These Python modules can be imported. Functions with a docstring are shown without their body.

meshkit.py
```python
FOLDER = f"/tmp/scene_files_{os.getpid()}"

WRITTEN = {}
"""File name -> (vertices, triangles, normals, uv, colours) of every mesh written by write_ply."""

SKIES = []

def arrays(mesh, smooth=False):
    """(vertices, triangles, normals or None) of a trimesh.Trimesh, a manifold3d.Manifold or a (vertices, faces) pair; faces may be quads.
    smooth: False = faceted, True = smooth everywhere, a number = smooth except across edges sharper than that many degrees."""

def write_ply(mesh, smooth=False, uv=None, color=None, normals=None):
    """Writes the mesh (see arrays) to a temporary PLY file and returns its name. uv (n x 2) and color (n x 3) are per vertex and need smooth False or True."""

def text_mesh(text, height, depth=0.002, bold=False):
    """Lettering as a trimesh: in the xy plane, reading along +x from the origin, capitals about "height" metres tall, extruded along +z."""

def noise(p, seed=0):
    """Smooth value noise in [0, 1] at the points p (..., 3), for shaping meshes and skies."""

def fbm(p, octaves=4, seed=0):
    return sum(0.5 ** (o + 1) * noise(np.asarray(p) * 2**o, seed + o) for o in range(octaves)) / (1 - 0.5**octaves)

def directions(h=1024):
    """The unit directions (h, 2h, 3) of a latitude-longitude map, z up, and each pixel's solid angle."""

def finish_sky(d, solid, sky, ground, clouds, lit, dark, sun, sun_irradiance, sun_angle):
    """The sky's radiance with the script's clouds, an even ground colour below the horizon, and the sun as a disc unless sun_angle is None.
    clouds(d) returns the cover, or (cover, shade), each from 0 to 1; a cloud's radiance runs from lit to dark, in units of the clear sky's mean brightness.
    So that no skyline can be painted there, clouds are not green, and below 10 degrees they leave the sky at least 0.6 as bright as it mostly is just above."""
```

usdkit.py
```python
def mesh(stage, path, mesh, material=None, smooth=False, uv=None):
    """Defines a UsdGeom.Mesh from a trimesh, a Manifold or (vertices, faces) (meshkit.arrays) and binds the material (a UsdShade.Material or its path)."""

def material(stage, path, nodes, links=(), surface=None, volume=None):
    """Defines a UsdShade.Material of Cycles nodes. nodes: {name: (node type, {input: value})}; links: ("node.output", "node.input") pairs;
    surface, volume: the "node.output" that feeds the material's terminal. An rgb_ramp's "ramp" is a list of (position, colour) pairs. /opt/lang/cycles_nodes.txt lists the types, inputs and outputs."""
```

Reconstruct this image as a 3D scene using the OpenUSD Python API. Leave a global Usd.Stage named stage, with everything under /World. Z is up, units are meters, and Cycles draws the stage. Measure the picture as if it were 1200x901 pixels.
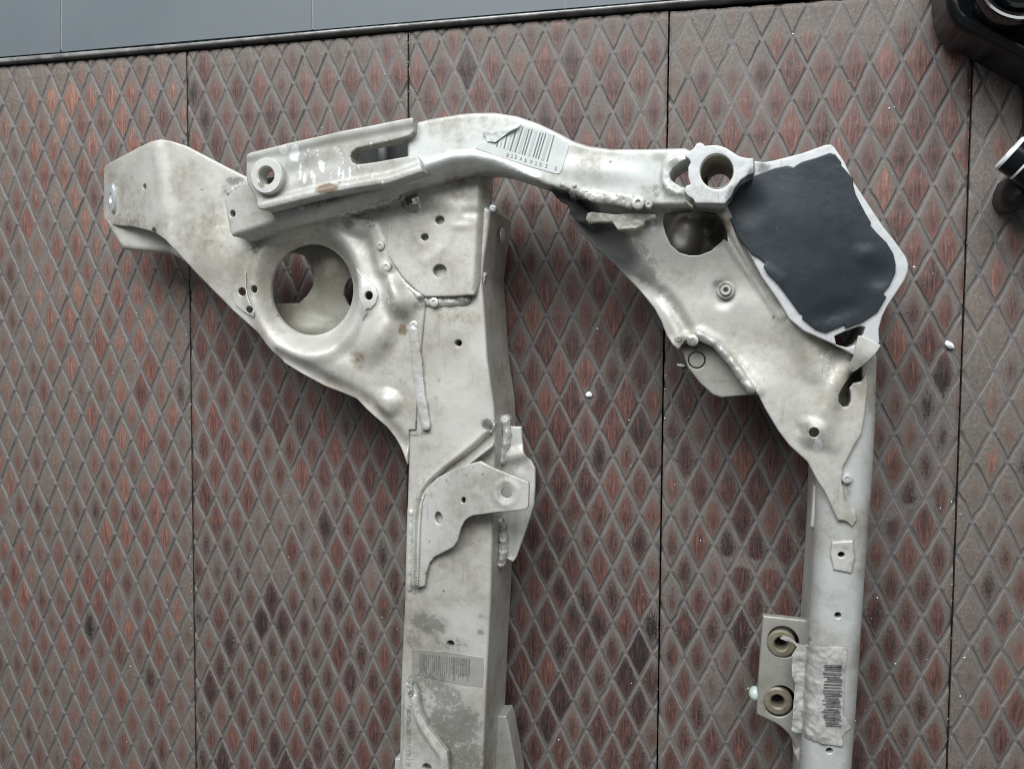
import math, random
import numpy as np, trimesh, shapely
from shapely.geometry import Polygon, LineString, Point
from scipy.spatial import Delaunay
from pxr import Usd, UsdGeom, UsdLux, UsdShade, Sdf, Gf, Vt
import usdkit, meshkit

random.seed(3)
rng = np.random.default_rng(7)
stage = Usd.Stage.CreateInMemory()
UsdGeom.SetStageUpAxis(stage, 'Z')
UsdGeom.SetStageMetersPerUnit(stage, 1.0)
UsdGeom.Xform.Define(stage, '/World')
UsdGeom.Scope.Define(stage, '/World/Looks')

# ---------------------------------------------------------------- camera
S = 0.0204                                   # metres per floor diamond width
FPX = 1003.75                                # focal length in pixels of a 1200 wide picture
R = np.array([[0.96879233, 0.00586932, 0.24780429],
              [0.00908901, 0.99820616, -0.05917637],
              [-0.2477071, 0.05958191, 0.96700113]])
CF = np.array([8.2217123, 10.0105446, -31.40192758])
CAM = CF * S * np.array([1, -1, -1])
flip = np.array([1, -1, -1])
right, up, back = R[0] * flip, -R[1] * flip, -R[2] * flip
cam = UsdGeom.Camera.Define(stage, '/World/camera')
cam.CreateHorizontalApertureAttr(36.0)
cam.CreateVerticalApertureAttr(27.0)
cam.CreateFocalLengthAttr(36.0 * FPX / 1200.0)
cam.CreateClippingRangeAttr(Gf.Vec2f(0.02, 100))
m4 = Gf.Matrix4d(*right, 0, *up, 0, *back, 0, *CAM, 1)
UsdGeom.Xformable(cam).AddTransformOp().Set(m4)
cam.CreateExposureAttr(0.0)

# ---------------------------------------------------------------- light: daylight coming in through a wide doorway beyond the tiled floor, dim room around
dome = UsdLux.DomeLight.Define(stage, '/World/sky')
usdkit.material(stage, '/World/Looks/room_light', {'b': ('background_shader', {'color': (0.93, 0.96, 1.0), 'strength': 0.168})}, [], surface='b.background')
UsdShade.MaterialBindingAPI.Apply(dome.GetPrim()).Bind(UsdShade.Material.Get(stage, '/World/Looks/room_light'))
dome.GetPrim().SetCustomDataByKey('kind', 'structure')
dome.GetPrim().SetCustomDataByKey('label', 'dim even light of the room around the parts')
door = UsdLux.RectLight.Define(stage, '/World/doorway_light')
door.CreateWidthAttr(2.4); door.CreateHeightAttr(1.2)
door.CreateIntensityAttr(10.2)
door.CreateNormalizeAttr(False)
door.CreateColorAttr(Gf.Vec3f(0.95, 0.98, 1.0))
lp, lt = np.array([0.0, 1.28, 1.62]), np.array([0.05, -0.15, 0.03])
zb_ = (lp - lt) / np.linalg.norm(lp - lt); xb_ = np.cross([0, 0, 1], zb_); xb_ /= np.linalg.norm(xb_); yb_ = np.cross(zb_, xb_)
UsdGeom.Xformable(door).AddTransformOp().Set(Gf.Matrix4d(*xb_, 0, *yb_, 0, *zb_, 0, *lp, 1))

# ---------------------------------------------------------------- helpers
MM = 0.001


def W(q, z):
    """Points of the picture (n x 2, in the photograph's pixels) -> points of the world at height z (metres)."""
    q = np.atleast_2d(np.asarray(q, float)); z = np.broadcast_to(np.asarray(z, float), (len(q),))
    d = ((q[:, :1] - 600) / FPX) * right - ((q[:, 1:] - 450.5) / FPX) * up - back
    s = (z - CAM[2]) / d[:, 2]
    return CAM + s[:, None] * d


def PX(v):
    d = np.asarray(v, float) - CAM
    x, y, zz = d @ right, d @ up, -(d @ back)
    return np.c_[600 + FPX * x / zz, 450.5 - FPX * y / zz]


def solve(q, zf):
    """World xy of picture points lying on the height function zf(xy)."""
    if not callable(zf):
        return W(q, zf)[:, :2]
    p = W(q, float(zf(W(q, 0.07)[:, :2]).mean()))
    for _ in range(16):
        p = 0.4 * p + 0.6 * W(q, zf(p[:, :2]))
    return p[:, :2]


def ms(px, py, z):
    """metres per picture pixel near a point"""
    p = W([(px - 4, py), (px + 4, py), (px, py - 4), (px, py + 4)], z)
    return 0.5 * (np.linalg.norm(p[1] - p[0]) + np.linalg.norm(p[3] - p[2])) / 8


def ell(cx, cy, rx, ry=None, ang=0, n=28):
    ry = rx if ry is None else ry
    t = np.linspace(0, 2 * np.pi, n, endpoint=False); a = math.radians(ang)
    x, y = rx * np.cos(t), ry * np.sin(t)
    return list(zip(cx + x * math.cos(a) - y * math.sin(a), cy + x * math.sin(a) + y * math.cos(a)))


def sm(a, b, x):
    t = np.clip((x - a) / (b - a), 0, 1)
    return t * t * (3 - 2 * t)


def dist_line(path_xy):
    ls = LineString(path_xy)
    return lambda xy: shapely.distance(ls, shapely.points(xy))


def ridge(px, z, w, h, flat=0.0):
    """Height feature: a rounded bead along a picture path; w half width (m)."""
    dl = dist_line(W(px, z)[:, :2])
    return lambda xy: h * np.cos(np.clip((dl(xy) - flat) / w, 0, 1) * np.pi / 2) ** 2


def bump(px, py, z, rx, ry, ang, h, p=1.0):
    """Height feature: smooth hill, radii in picture pixels."""
    c = W([(px, py)], z)[0, :2]; k = ms(px, py, z); a = -math.radians(ang)

    def f(xy):
        d = xy - c
        x, y = d[:, 0] * math.cos(a) + d[:, 1] * math.sin(a), -d[:, 0] * math.sin(a) + d[:, 1] * math.cos(a)
        e = np.sqrt((x / (rx * k)) ** 2 + (y / (ry * k)) ** 2)
        return h * np.cos(np.clip(e ** p, 0, 1) * np.pi / 2) ** 2
    return f


def side(px_a, px_b, z):
    """Signed distance (m) from the line a -> b; positive to the left in the picture when walking down it."""
    a, b = W([px_a, px_b], z)[:, :2]
    t = (b - a) / np.linalg.norm(b - a); n = np.array([t[1], -t[0]])
    return lambda xy: (xy - a) @ n


def resample(ring, step):
    ring = np.asarray(ring)
    if np.allclose(ring[0], ring[-1]): ring = ring[:-1]
    out = []
    for a, b in zip(ring, np.roll(ring, -1, 0)):
        n = max(1, int(math.ceil(np.linalg.norm(b - a) / step)))
        out.append(a + (b - a) * np.linspace(0, 1, n, endpoint=False)[:, None])
    return np.vstack(out)


def rings_of(g):
    for p in getattr(g, 'geoms', [g]):
        if p.geom_type == 'Polygon' and not p.is_empty:
            yield np.asarray(p.exterior.coords)
            for i in p.interiors: yield np.asarray(i.coords)


def sheet(outline, zf, holes=(), t=0.002, zb=None, res=0.0022, r=0.0008, nr=3, rnd=0.0, bend=None, rough=0.0, seed=0):
    """A pressed sheet or a block: picture outline on the surface zf, with real thickness, rounded rim of radius r and holes."""
    poly = Polygon(solve(outline, zf)).buffer(0)
    if rnd: poly = poly.buffer(-rnd).buffer(2 * rnd).buffer(-rnd)
    for h in holes:
        poly = poly.difference(Polygon(solve(h, zf)).buffer(0))
    if poly.geom_type != 'Polygon': poly = max(poly.geoms, key=lambda g: g.area)
    P = [np.vstack([resample(x, res * 0.6) for x in rings_of(poly)])]
    for x in rings_of(poly):
        q = resample(x, res * 0.6)
        ta, tb_ = q - np.roll(q, 1, 0), np.roll(q, -1, 0) - q
        ta /= np.linalg.norm(ta, axis=1, keepdims=True) + 1e-12; tb_ /= np.linalg.norm(tb_, axis=1, keepdims=True) + 1e-12
        nn = np.c_[ta[:, 1], -ta[:, 0]] + np.c_[tb_[:, 1], -tb_[:, 0]]
        ln = np.linalg.norm(nn, axis=1, keepdims=True); nn = nn / np.maximum(ln, 1e-9); nn = nn / np.maximum(ln / 2, 0.5)
        probe = q + nn * 1e-5
        if shapely.contains_xy(poly, probe[:, 0], probe[:, 1]).mean() < 0.5: nn = -nn
        ext = x is not None and Polygon(x).area > 0.5 * Polygon(poly.exterior).area
        rr_k = r if ext else min(r, 0.0008)
        for k in np.linspace(0, 1, nr + 1)[1:]:
            d = rr_k * (1 - math.cos(k * math.pi / 2)) if nr > 1 else rr_k
            if d <= 0: continue
            w_ = q + nn * d
            ok = shapely.contains_xy(poly, w_[:, 0], w_[:, 1]) & (shapely.distance(poly.boundary, shapely.points(w_)) > 0.93 * d)
            P.append(w_[ok])
    x0, y0, x1, y1 = poly.bounds
    gx, gy = np.meshgrid(np.arange(x0, x1, res), np.arange(y0, y1, res * 0.866))
    gx[1::2] += res / 2
    G = np.c_[gx.ravel(), gy.ravel()]
    inner = poly.buffer(-(r + res * 0.45))
    if not inner.is_empty: P.append(G[shapely.contains_xy(inner, G[:, 0], G[:, 1])])
    xy = np.vstack(P)
    xy = xy[np.unique(np.round(xy / 2e-5).astype(np.int64), axis=0, return_index=True)[1]]
    tri = Delaunay(xy).simplices
    c = xy[tri].mean(1)
    tri = tri[shapely.contains_xy(poly, c[:, 0], c[:, 1])]
    a, b, d_ = xy[tri[:, 0]], xy[tri[:, 1]], xy[tri[:, 2]]
    ar = (b[:, 0] - a[:, 0]) * (d_[:, 1] - a[:, 1]) - (b[:, 1] - a[:, 1]) * (d_[:, 0] - a[:, 0])
    tri, ar = tri[np.abs(ar) > 1e-12], ar[np.abs(ar) > 1e-12]
    tri[ar < 0] = tri[ar < 0][:, ::-1]
    used = np.unique(tri); remap = np.full(len(xy), -1); remap[used] = np.arange(len(used)); xy, tri = xy[used], remap[tri]
    z = zf(xy) if callable(zf) else np.full(len(xy), float(zf))
    zraw = z.copy()
    pts_ = shapely.points(xy)
    d = shapely.distance(poly.exterior, pts_)
    if r: z = z - np.where(d < r, r - np.sqrt(np.maximum(r * r - (r - d) ** 2, 0)), 0)
    if len(poly.interiors):
        rh = min(r, 0.0008)
        dh = np.min([shapely.distance(i, pts_) for i in poly.interiors], 0)
        if rh: z = z - np.where(dh < rh, rh - np.sqrt(np.maximum(rh * rh - (rh - dh) ** 2, 0)), 0)
        d = np.minimum(d, dh)
    if rough: z = z + rough * (meshkit.fbm(np.c_[xy * 260, np.full(len(xy), seed + 0.5)], 3, seed) - 0.5) * sm(0, 0.002, d)
    low = (zraw - t) if zb is None else np.full(len(xy), zb)
    low = np.minimum(low, z - 0.0003)
    n = len(xy)
    V = np.vstack([np.c_[xy, z], np.c_[xy, low]])
    e = np.vstack([tri[:, [0, 1]], tri[:, [1, 2]], tri[:, [2, 0]]])
    key = np.sort(e, 1); _, inv, cnt = np.unique(key, axis=0, return_inverse=True, return_counts=True)
    be = e[cnt[inv.ravel()] == 1]
    Fs = np.vstack([tri, tri[:, ::-1] + n, np.c_[be[:, 1], be[:, 0], be[:, 0] + n], np.c_[be[:, 1], be[:, 0] + n, be[:, 1] + n]])
    return trimesh.Trimesh(V, Fs, process=False)


def bead(path, z, wpx, h, step=0.0035, res=0.0012, seed=1, amp=0.3, wob=0.3, taper=0.0):
    """A weld bead or a folded ridge along a picture path lying at height z (a number or a function)."""
    k = ms(*path[0], z if not callable(z) else 0.075)
    base = z if callable(z) else (lambda xy: np.full(len(xy), float(z)))
    line = LineString(solve(path, base)); w = wpx * k / 2
    r_ = np.random.default_rng(seed)
    n = max(12, int(line.length / 0.0012)); ss = np.linspace(0, line.length, n)
    wid = w * (1 + wob * (meshkit.fbm(np.c_[ss * 260, 0 * ss + seed, 0 * ss], 3, seed) - 0.5) * 2) * (1 - taper * (ss / line.length))
    pts0 = [line.interpolate(s_) for s_ in ss]
    side_ = wob * 0.35 * w * (meshkit.noise(np.c_[ss * 190, 0 * ss, 0 * ss + seed], seed + 3) - 0.5) * 2
    g = shapely.union_all([Point(p.x + o, p.y + o * 0.6).buffer(wd) for p, wd, o in zip(pts0, wid, side_)])
    ring = np.asarray(g.exterior.coords)
    steps = np.cumsum(step * (0.7 + 0.6 * r_.random(int(line.length / step * 1.6) + 4)))

    def zf(xy):
        pts = shapely.points(xy)
        d = shapely.distance(g.exterior, pts); s_ = shapely.line_locate_point(line, pts); dl = shapely.distance(line, pts)
        u = s_ + 0.30 * step * (dl / w) ** 2
        i = np.searchsorted(steps, u); lo = np.where(i > 0, steps[np.maximum(i - 1, 0)], 0); hi = steps[np.minimum(i, len(steps) - 1)]
        rip = np.clip((u - lo) / np.maximum(hi - lo, 1e-6), 0, 1)
        prof = np.sqrt(np.clip(1 - (1 - np.clip(d / w, 0, 1)) ** 2, 0.0, 1))
        lump = meshkit.fbm(np.c_[xy * 230, np.full(len(xy), seed)], 3, seed) - 0.5
        return base(xy) + h * prof * (1 - amp * rip ** 1.5 + (0.9 * lump if wob else 0))
    return sheet(PX(np.c_[ring, base(ring)]), zf, t=h + 0.002, res=res, r=0.0003, nr=1)


def stud(px, py, z, rpx, h, dimple=0.0, n=20, dome=0.35):
    """A round rivet or bolt head standing on height z."""
    c = W([(px, py)], z + h)[0]; r = rpx * ms(px, py, z + h)
    pr = [(0, h - dimple), (r * 0.28, h - dimple), (r * 0.40, h), (r * (1 - dome), h), (r * 0.93, h - (h * dome * 0.5)), (r, h * 0.45), (r, -0.002)]
    m = trimesh.creation.revolve(np.array(pr), sections=n)
    if m.volume < 0: m.invert()
    m.apply_translation([c[0], c[1], z]); return m


def ringm(px, py, z, ro, ri, h, low=None, n=40, ch=0.0007):
    """A ring (bush): outer and inner radius in picture pixels, top at z."""
    c = W([(px, py)], z)[0]; k = ms(px, py, z); ro, ri = ro * k, ri * k
    lo = z - h if low is None else low
    pr = [(ri, lo), (ro, lo), (ro, z - ch), (ro - ch, z), (ri + ch, z), (ri, z - ch), (ri, lo)]
    m = trimesh.creation.revolve(np.array(pr), sections=n)
    if m.volume < 0: m.invert()
    m.apply_translation([c[0], c[1], 0]); return m


def join(*ms_): return trimesh.util.concatenate([m for m in ms_])


names = {}


def numbered(path):
    k = names.get(path, -1) + 1; names[path] = k
    return path if k == 0 else f'{path}_{k:03d}'


# surface marks: colour only; each (x, y, rx, ry, angle, strength) blob in picture pixels; channels dark, brown, pale
STAINS = {'dark': [], 'brown': [], 'pale': []}


def stain_values(v):
    q = PX(v); out = np.zeros((len(v), 3))
    for c, ch in enumerate(('dark', 'brown', 'pale')):
        for (x, y, rx, ry, ang, s, *lim) in STAINS[ch]:
            a = math.radians(ang); dx, dy = q[:, 0] - x, q[:, 1] - y
            e = ((dx * math.cos(a) + dy * math.sin(a)) / rx) ** 2 + ((-dx * math.sin(a) + dy * math.cos(a)) / ry) ** 2
            out[:, c] = np.maximum(out[:, c], s * np.clip(1.25 - e, 0, 1) ** 0.8)
    return out


def put(path, mesh, mat, smooth=35, base=(0, 0, 0), attr=None, attr_name='stain', label=None, kind=None, marks=1.0):
    v, f, n = meshkit.arrays(mesh, smooth)
    at = stain_values(v) * marks if isinstance(attr, str) else attr
    p = numbered(path)
    m = usdkit.mesh(stage, p, trimesh.Trimesh(v - np.asarray(base), f, process=False), mat, False)
    if n is not None:
        m.CreateNormalsAttr(Vt.Vec3fArray.FromNumpy(n.astype(np.float32))); m.SetNormalsInterpolation('vertex')
    if at is not None:
        UsdGeom.PrimvarsAPI(m).CreatePrimvar(attr_name, Sdf.ValueTypeNames.Color3fArray, 'vertex').Set(Vt.Vec3fArray.FromNumpy(np.asarray(at, np.float32)))
    if label: m.GetPrim().SetCustomDataByKey('label', label)
    if kind: m.GetPrim().SetCustomDataByKey('kind', kind)
    return p


def thing(name, label=None, category=None, group=None, kind=None, loc=(0, 0, 0)):
    p = numbered('/World/' + name)
    x = UsdGeom.Xform.Define(stage, p)
    if any(loc): x.AddTranslateOp().Set(Gf.Vec3d(*map(float, loc)))
    for k, t in (('label', label), ('category', category), ('group', group), ('kind', kind)):
        if t: x.GetPrim().SetCustomDataByKey(k, t)
    return p


# ---------------------------------------------------------------- materials
def M(name, nodes, links, surface='p.BSDF'):
    return usdkit.material(stage, '/World/Looks/' + name, nodes, links, surface=surface)


def paint(name, base, dirt=(0.235, 0.205, 0.150), amount=0.5, rough=0.48, metallic=0.30, speck=0.6, bumpy=0.15, scr=0.32):
    n = {
        'g': ('geometry', {}), 'at': ('attribute', {'attribute': 'stain'}), 'sp': ('separate_color', {}),
        'n1': ('noise_texture', {'scale': 20.0, 'detail': 6.0, 'roughness': 0.65}),
        'n2': ('noise_texture', {'scale': 150.0, 'detail': 6.0, 'roughness': 0.72}),
        'n3': ('noise_texture', {'scale': 560.0, 'detail': 3.0, 'roughness': 0.65}),
        'n4': ('noise_texture', {'scale': 1500.0, 'detail': 2.0}),
        'n5': ('noise_texture', {'scale': 210.0, 'detail': 7.0, 'roughness': 0.72}),
        'sumn': ('math', {'math_type': 'multiply_add', 'value2': 0.45}),
        'd1': ('map_range', {'range_type': 'smoothstep', 'from_min': 0.80 - 0.22 * amount, 'from_max': 1.00, 'to_min': 0.0, 'to_max': min(1.0, 0.50 + 0.3 * amount), 'clamp': True}),
        'c1': ('mix', {'color1': base, 'color2': dirt}),
        'spk': ('map_range', {'range_type': 'smoothstep', 'from_min': 0.69, 'from_max': 0.73, 'to_min': 0.0, 'to_max': speck, 'clamp': True}),
        'c2': ('mix', {'color2': (0.08, 0.075, 0.06)}),
        # fine scratches in two directions, dull bare metal below
        'mA': ('mapping', {'rotation': (0, 0, 0.5), 'scale': (1.0, 0.045, 1.0)}), 'mB': ('mapping', {'rotation': (0, 0, -1.0), 'scale': (1.0, 0.06, 1.0)}),
        'sA': ('noise_texture', {'scale': 620.0, 'detail': 2.0}), 'sB': ('noise_texture', {'scale': 520.0, 'detail': 2.0}),
        'sm': ('math', {'math_type': 'maximum'}), 'sg': ('math', {'math_type': 'multiply_add', 'value2': 0.30}),
        'ss': ('map_range', {'range_type': 'smoothstep', 'from_min': 0.845, 'from_max': 0.90, 'to_min': 0.0, 'to_max': scr, 'clamp': True}),
        'cs': ('mix', {'color2': (0.22, 0.22, 0.215)}),
        # grime: ragged where thick
        'k1': ('math', {'math_type': 'multiply_add', 'value2': 1.0, 'value3': -0.5}),
        'k2': ('math', {'math_type': 'multiply_add', 'value2': 1.5}),
        'k3': ('map_range', {'range_type': 'smoothstep', 'from_min': 0.42, 'from_max': 0.54, 'to_min': 0.0, 'to_max': 1.0, 'clamp': True}),
        'ks': ('map_range', {'from_min': 0.25, 'from_max': 1.0, 'to_min': 0.42, 'to_max': 0.96, 'clamp': True}), 'kk0': ('math', {'math_type': 'multiply'}), 'kf': ('map_range', {'from_min': 0.30, 'from_max': 0.70, 'to_min': 0.1, 'to_max': 0.95, 'clamp': True}), 'kg': ('math', {'math_type': 'multiply'}), 'kk': ('math', {'math_type': 'maximum'}),
        'kc': ('rgb_ramp', {'ramp': [(0.3, (0.13, 0.125, 0.105)), (0.8, (0.030, 0.032, 0.030))]}),
        'c3': ('mix', {}),
        'b2': ('math', {'math_type': 'multiply_add', 'value2': 1.7}),
        'b3': ('map_range', {'range_type': 'smoothstep', 'from_min': 0.18, 'from_max': 0.95, 'to_min': 0.0, 'to_max': 0.8, 'clamp': True}),
        'bc': ('mix', {'color1': (0.27, 0.22, 0.13), 'color2': (0.105, 0.042, 0.010)}),
        'c4': ('mix', {}),
        'w2': ('math', {'math_type': 'multiply_add', 'value2': 1.6}),
        'w3': ('map_range', {'range_type': 'smoothstep', 'from_min': 0.34, 'from_max': 0.58, 'to_min': 0.0, 'to_max': 0.85, 'clamp': True}),
        'c5': ('mix', {'color2': (0.72, 0.735, 0.725)}),
        'rr': ('map_range', {'from_min': 0.3, 'from_max': 0.75, 'to_min': rough - 0.1, 'to_max': rough + 0.2, 'clamp': True}), 'r2': ('math', {'math_type': 'multiply_add', 'value2': 0.25}),
        'bs': ('math', {'math_type': 'multiply_add', 'value2': 0.3}),
        'bp': ('bump', {'strength': bumpy, 'distance': 0.0012}),
        'ms': ('math', {'math_type': 'multiply_add', 'value2': -metallic, 'value3': metallic}),
        'p': ('principled_bsdf', {'specular_ior_level': 0.5})}
    l = [('g.position', f'{k}.vector') for k in ('n1', 'n2', 'n3', 'n4', 'n5', 'mA', 'mB')] + [
        ('mA.vector', 'sA.vector'), ('mB.vector', 'sB.vector'), ('sA.fac', 'sm.value1'), ('sB.fac', 'sm.value2'), ('n1.fac', 'sg.value1'), ('sm.value', 'sg.value3'), ('sg.value', 'ss.value'), ('ss.result', 'cs.fac'),
        ('at.color', 'sp.color'),
        ('n2.fac', 'sumn.value1'), ('n1.fac', 'sumn.value3'), ('sumn.value', 'd1.value'), ('d1.result', 'c1.fac'),
        ('n3.fac', 'spk.value'), ('spk.result', 'c2.fac'), ('c1.color', 'c2.color1'), ('c2.color', 'cs.color1'),
        ('n5.fac', 'k1.value1'), ('k1.value', 'k2.value1'), ('sp.r', 'k2.value3'), ('k2.value', 'k3.value'), ('sp.r', 'ks.value'), ('k3.result', 'kk0.value1'), ('ks.result', 'kk0.value2'), ('n2.fac', 'kf.value'), ('kf.result', 'kg.value1'), ('sp.r', 'kg.value2'), ('kk0.value', 'kk.value1'), ('kg.value', 'kk.value2'),
        ('kk.value', 'c3.fac'), ('sp.r', 'kc.fac'), ('kc.color', 'c3.color2'), ('cs.color', 'c3.color1'),
        ('k1.value', 'b2.value1'), ('sp.g', 'b2.value3'), ('b2.value', 'b3.value'), ('b3.result', 'c4.fac'), ('b3.result', 'bc.fac'), ('c3.color', 'c4.color1'), ('bc.color', 'c4.color2'),
        ('k1.value', 'w2.value1'), ('sp.b', 'w2.value3'), ('w2.value', 'w3.value'), ('w3.result', 'c5.fac'), ('c4.color', 'c5.color1'),
        ('c5.color', 'p.base_color'), ('n2.fac', 'rr.value'), ('kk.value', 'r2.value1'), ('rr.result', 'r2.value3'), ('r2.value', 'p.roughness'),
        ('kk.value', 'ms.value1'), ('ms.value', 'p.metallic'),
        ('n4.fac', 'bs.value1'), ('n2.fac', 'bs.value3'), ('bs.value', 'bp.height'), ('bp.normal', 'p.normal')]
    return M(name, n, l)


def plain(name, col, rough=0.5, metallic=0.0, var=0.2, scale=200.0, bumpy=0.0, coat=0.0, spec=0.5):
    dark = tuple(c * (1 - var) for c in col); lite = tuple(min(1, c * (1 + var)) for c in col)
    n = {'g': ('geometry', {}), 'n': ('noise_texture', {'scale': scale, 'detail': 5.0, 'roughness': 0.65}),
         'r': ('rgb_ramp', {'ramp': [(0.3, dark), (0.7, lite)]}), 'b': ('bump', {'strength': bumpy, 'distance': 0.001}),
         'p': ('principled_bsdf', {'roughness': rough, 'metallic': metallic, 'coat_weight': coat, 'specular_ior_level': spec})}
    l = [('g.position', 'n.vector'), ('n.fac', 'r.fac'), ('r.color', 'p.base_color')]
    if bumpy: l += [('n.fac', 'b.height'), ('b.normal', 'p.normal')]
    return M(name, n, l)


paint_cream = paint('worn_cream_paint', (0.565, 0.555, 0.51), amount=1.0)
paint_white = paint('worn_white_paint', (0.58, 0.578, 0.545), amount=0.75)
paint_grey = paint('worn_grey_paint', (0.47, 0.467, 0.44), amount=0.9)
paint_blue = paint('worn_rail_paint', (0.53, 0.54, 0.52), amount=0.85)
paint_pale = paint('worn_arm_paint', (0.565, 0.58, 0.55), amount=0.6)
bare_white = paint('bare_bright_face', (0.53, 0.54, 0.54), amount=0.15, speck=0.3, metallic=0.3)
grime_paint = paint('grimy_inner_paint', (0.33, 0.32, 0.275), dirt=(0.17, 0.145, 0.09), amount=0.7, rough=0.5, metallic=0.0)
dirty_olive = paint('dirty_bracket_paint', (0.33, 0.325, 0.29), dirt=(0.16, 0.145, 0.11), amount=0.8)
dark_side = paint('dark_grey_side', (0.17, 0.175, 0.18), dirt=(0.08, 0.08, 0.08), amount=0.6)
dark_inner = paint('dark_inner_side', (0.06, 0.057, 0.05), dirt=(0.05, 0.045, 0.04), amount=0.6, metallic=0.0)
weld_pale = paint('weld_seam', (0.55, 0.545, 0.51), dirt=(0.16, 0.15, 0.12), amount=0.8, bumpy=0.4)
weld_blue = paint('sealed_weld', (0.53, 0.53, 0.505), amount=0.6, bumpy=0.4)
steel = plain('bright_steel', (0.62, 0.63, 0.63), 0.3, 0.9, 0.15, 300, 0.1)
zinc = plain('zinc_plated', (0.62, 0.64, 0.66), 0.36, 0.6, 0.2, 500, 0.3)
bush_metal = plain('dirty_bush_metal', (0.20, 0.18, 0.13), 0.5, 0.3, 0.35, 150, 0.2)
paper_grey = plain('grey_paper', (0.36, 0.35, 0.33), 0.8, 0, 0.42, 130, 0.5)
paper_white = plain('white_paper', (0.55, 0.575, 0.555), 0.65, 0, 0.08, 90, 0.1)
ink = plain('printed_ink', (0.15, 0.16, 0.155), 0.6, 0, 0.3, 600)
ink_pale = plain('faint_ink', (0.42, 0.44, 0.43), 0.6, 0, 0.15, 600)
black_gloss = plain('black_gloss_paint', (0.005, 0.006, 0.007), 0.24, 0, 0.2, 80, 0.0, 0.0, 0.28)
black_satin = plain('black_satin_rubber', (0.008, 0.009, 0.009), 0.36, 0, 0.3, 120, 0.1, 0.0, 0.3)
white_plastic = plain('white_plastic', (0.72, 0.75, 0.77), 0.45, 0, 0.05, 200)
crumb_white = plain('white_foam', (0.93, 0.94, 0.94), 0.8, 0, 0.04, 500)
under_dark = plain('gap_dirt', (0.012, 0.011, 0.010), 0.95, 0, 0.4, 150, 0.2, spec=0.1)
grout_m = plain('tile_grout', (0.24, 0.245, 0.25), 0.9, 0, 0.2, 300)
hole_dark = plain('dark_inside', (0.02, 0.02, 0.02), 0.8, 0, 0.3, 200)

pad_black = M('black_sealer', {
    'g': ('geometry', {}), 'n1': ('noise_texture', {'scale': 700.0, 'detail': 2.0}), 'n2': ('noise_texture', {'scale': 14.0, 'detail': 4.0, 'roughness': 0.6}),
    'n3': ('noise_texture', {'scale': 130.0, 'detail': 4.0}),
    'r2': ('rgb_ramp', {'ramp': [(0.3, (0.016, 0.022, 0.027)), (0.7, (0.027, 0.036, 0.044))]}),
    's': ('map_range', {'range_type': 'smoothstep', 'from_min': 0.70, 'from_max': 0.78, 'to_min': 0.0, 'to_max': 0.45, 'clamp': True}),
    'mx': ('mix', {'color2': (0.16, 0.15, 0.13)}), 'b': ('bump', {'strength': 0.12, 'distance': 0.002}),
    'rr': ('map_range', {'from_min': 0.35, 'from_max': 0.7, 'to_min': 0.30, 'to_max': 0.48, 'clamp': True}),
    'p': ('principled_bsdf', {'specular_ior_level': 0.5})},
    [('g.position', 'n1.vector'), ('g.position', 'n2.vector'), ('g.position', 'n3.vector'), ('n2.fac', 'r2.fac'), ('n1.fac', 's.value'), ('s.result', 'mx.fac'), ('r2.color', 'mx.color1'),
     ('mx.color', 'p.base_color'), ('n2.fac', 'rr.value'), ('rr.result', 'p.roughness'), ('n3.fac', 'b.height'), ('b.normal', 'p.normal')])

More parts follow.
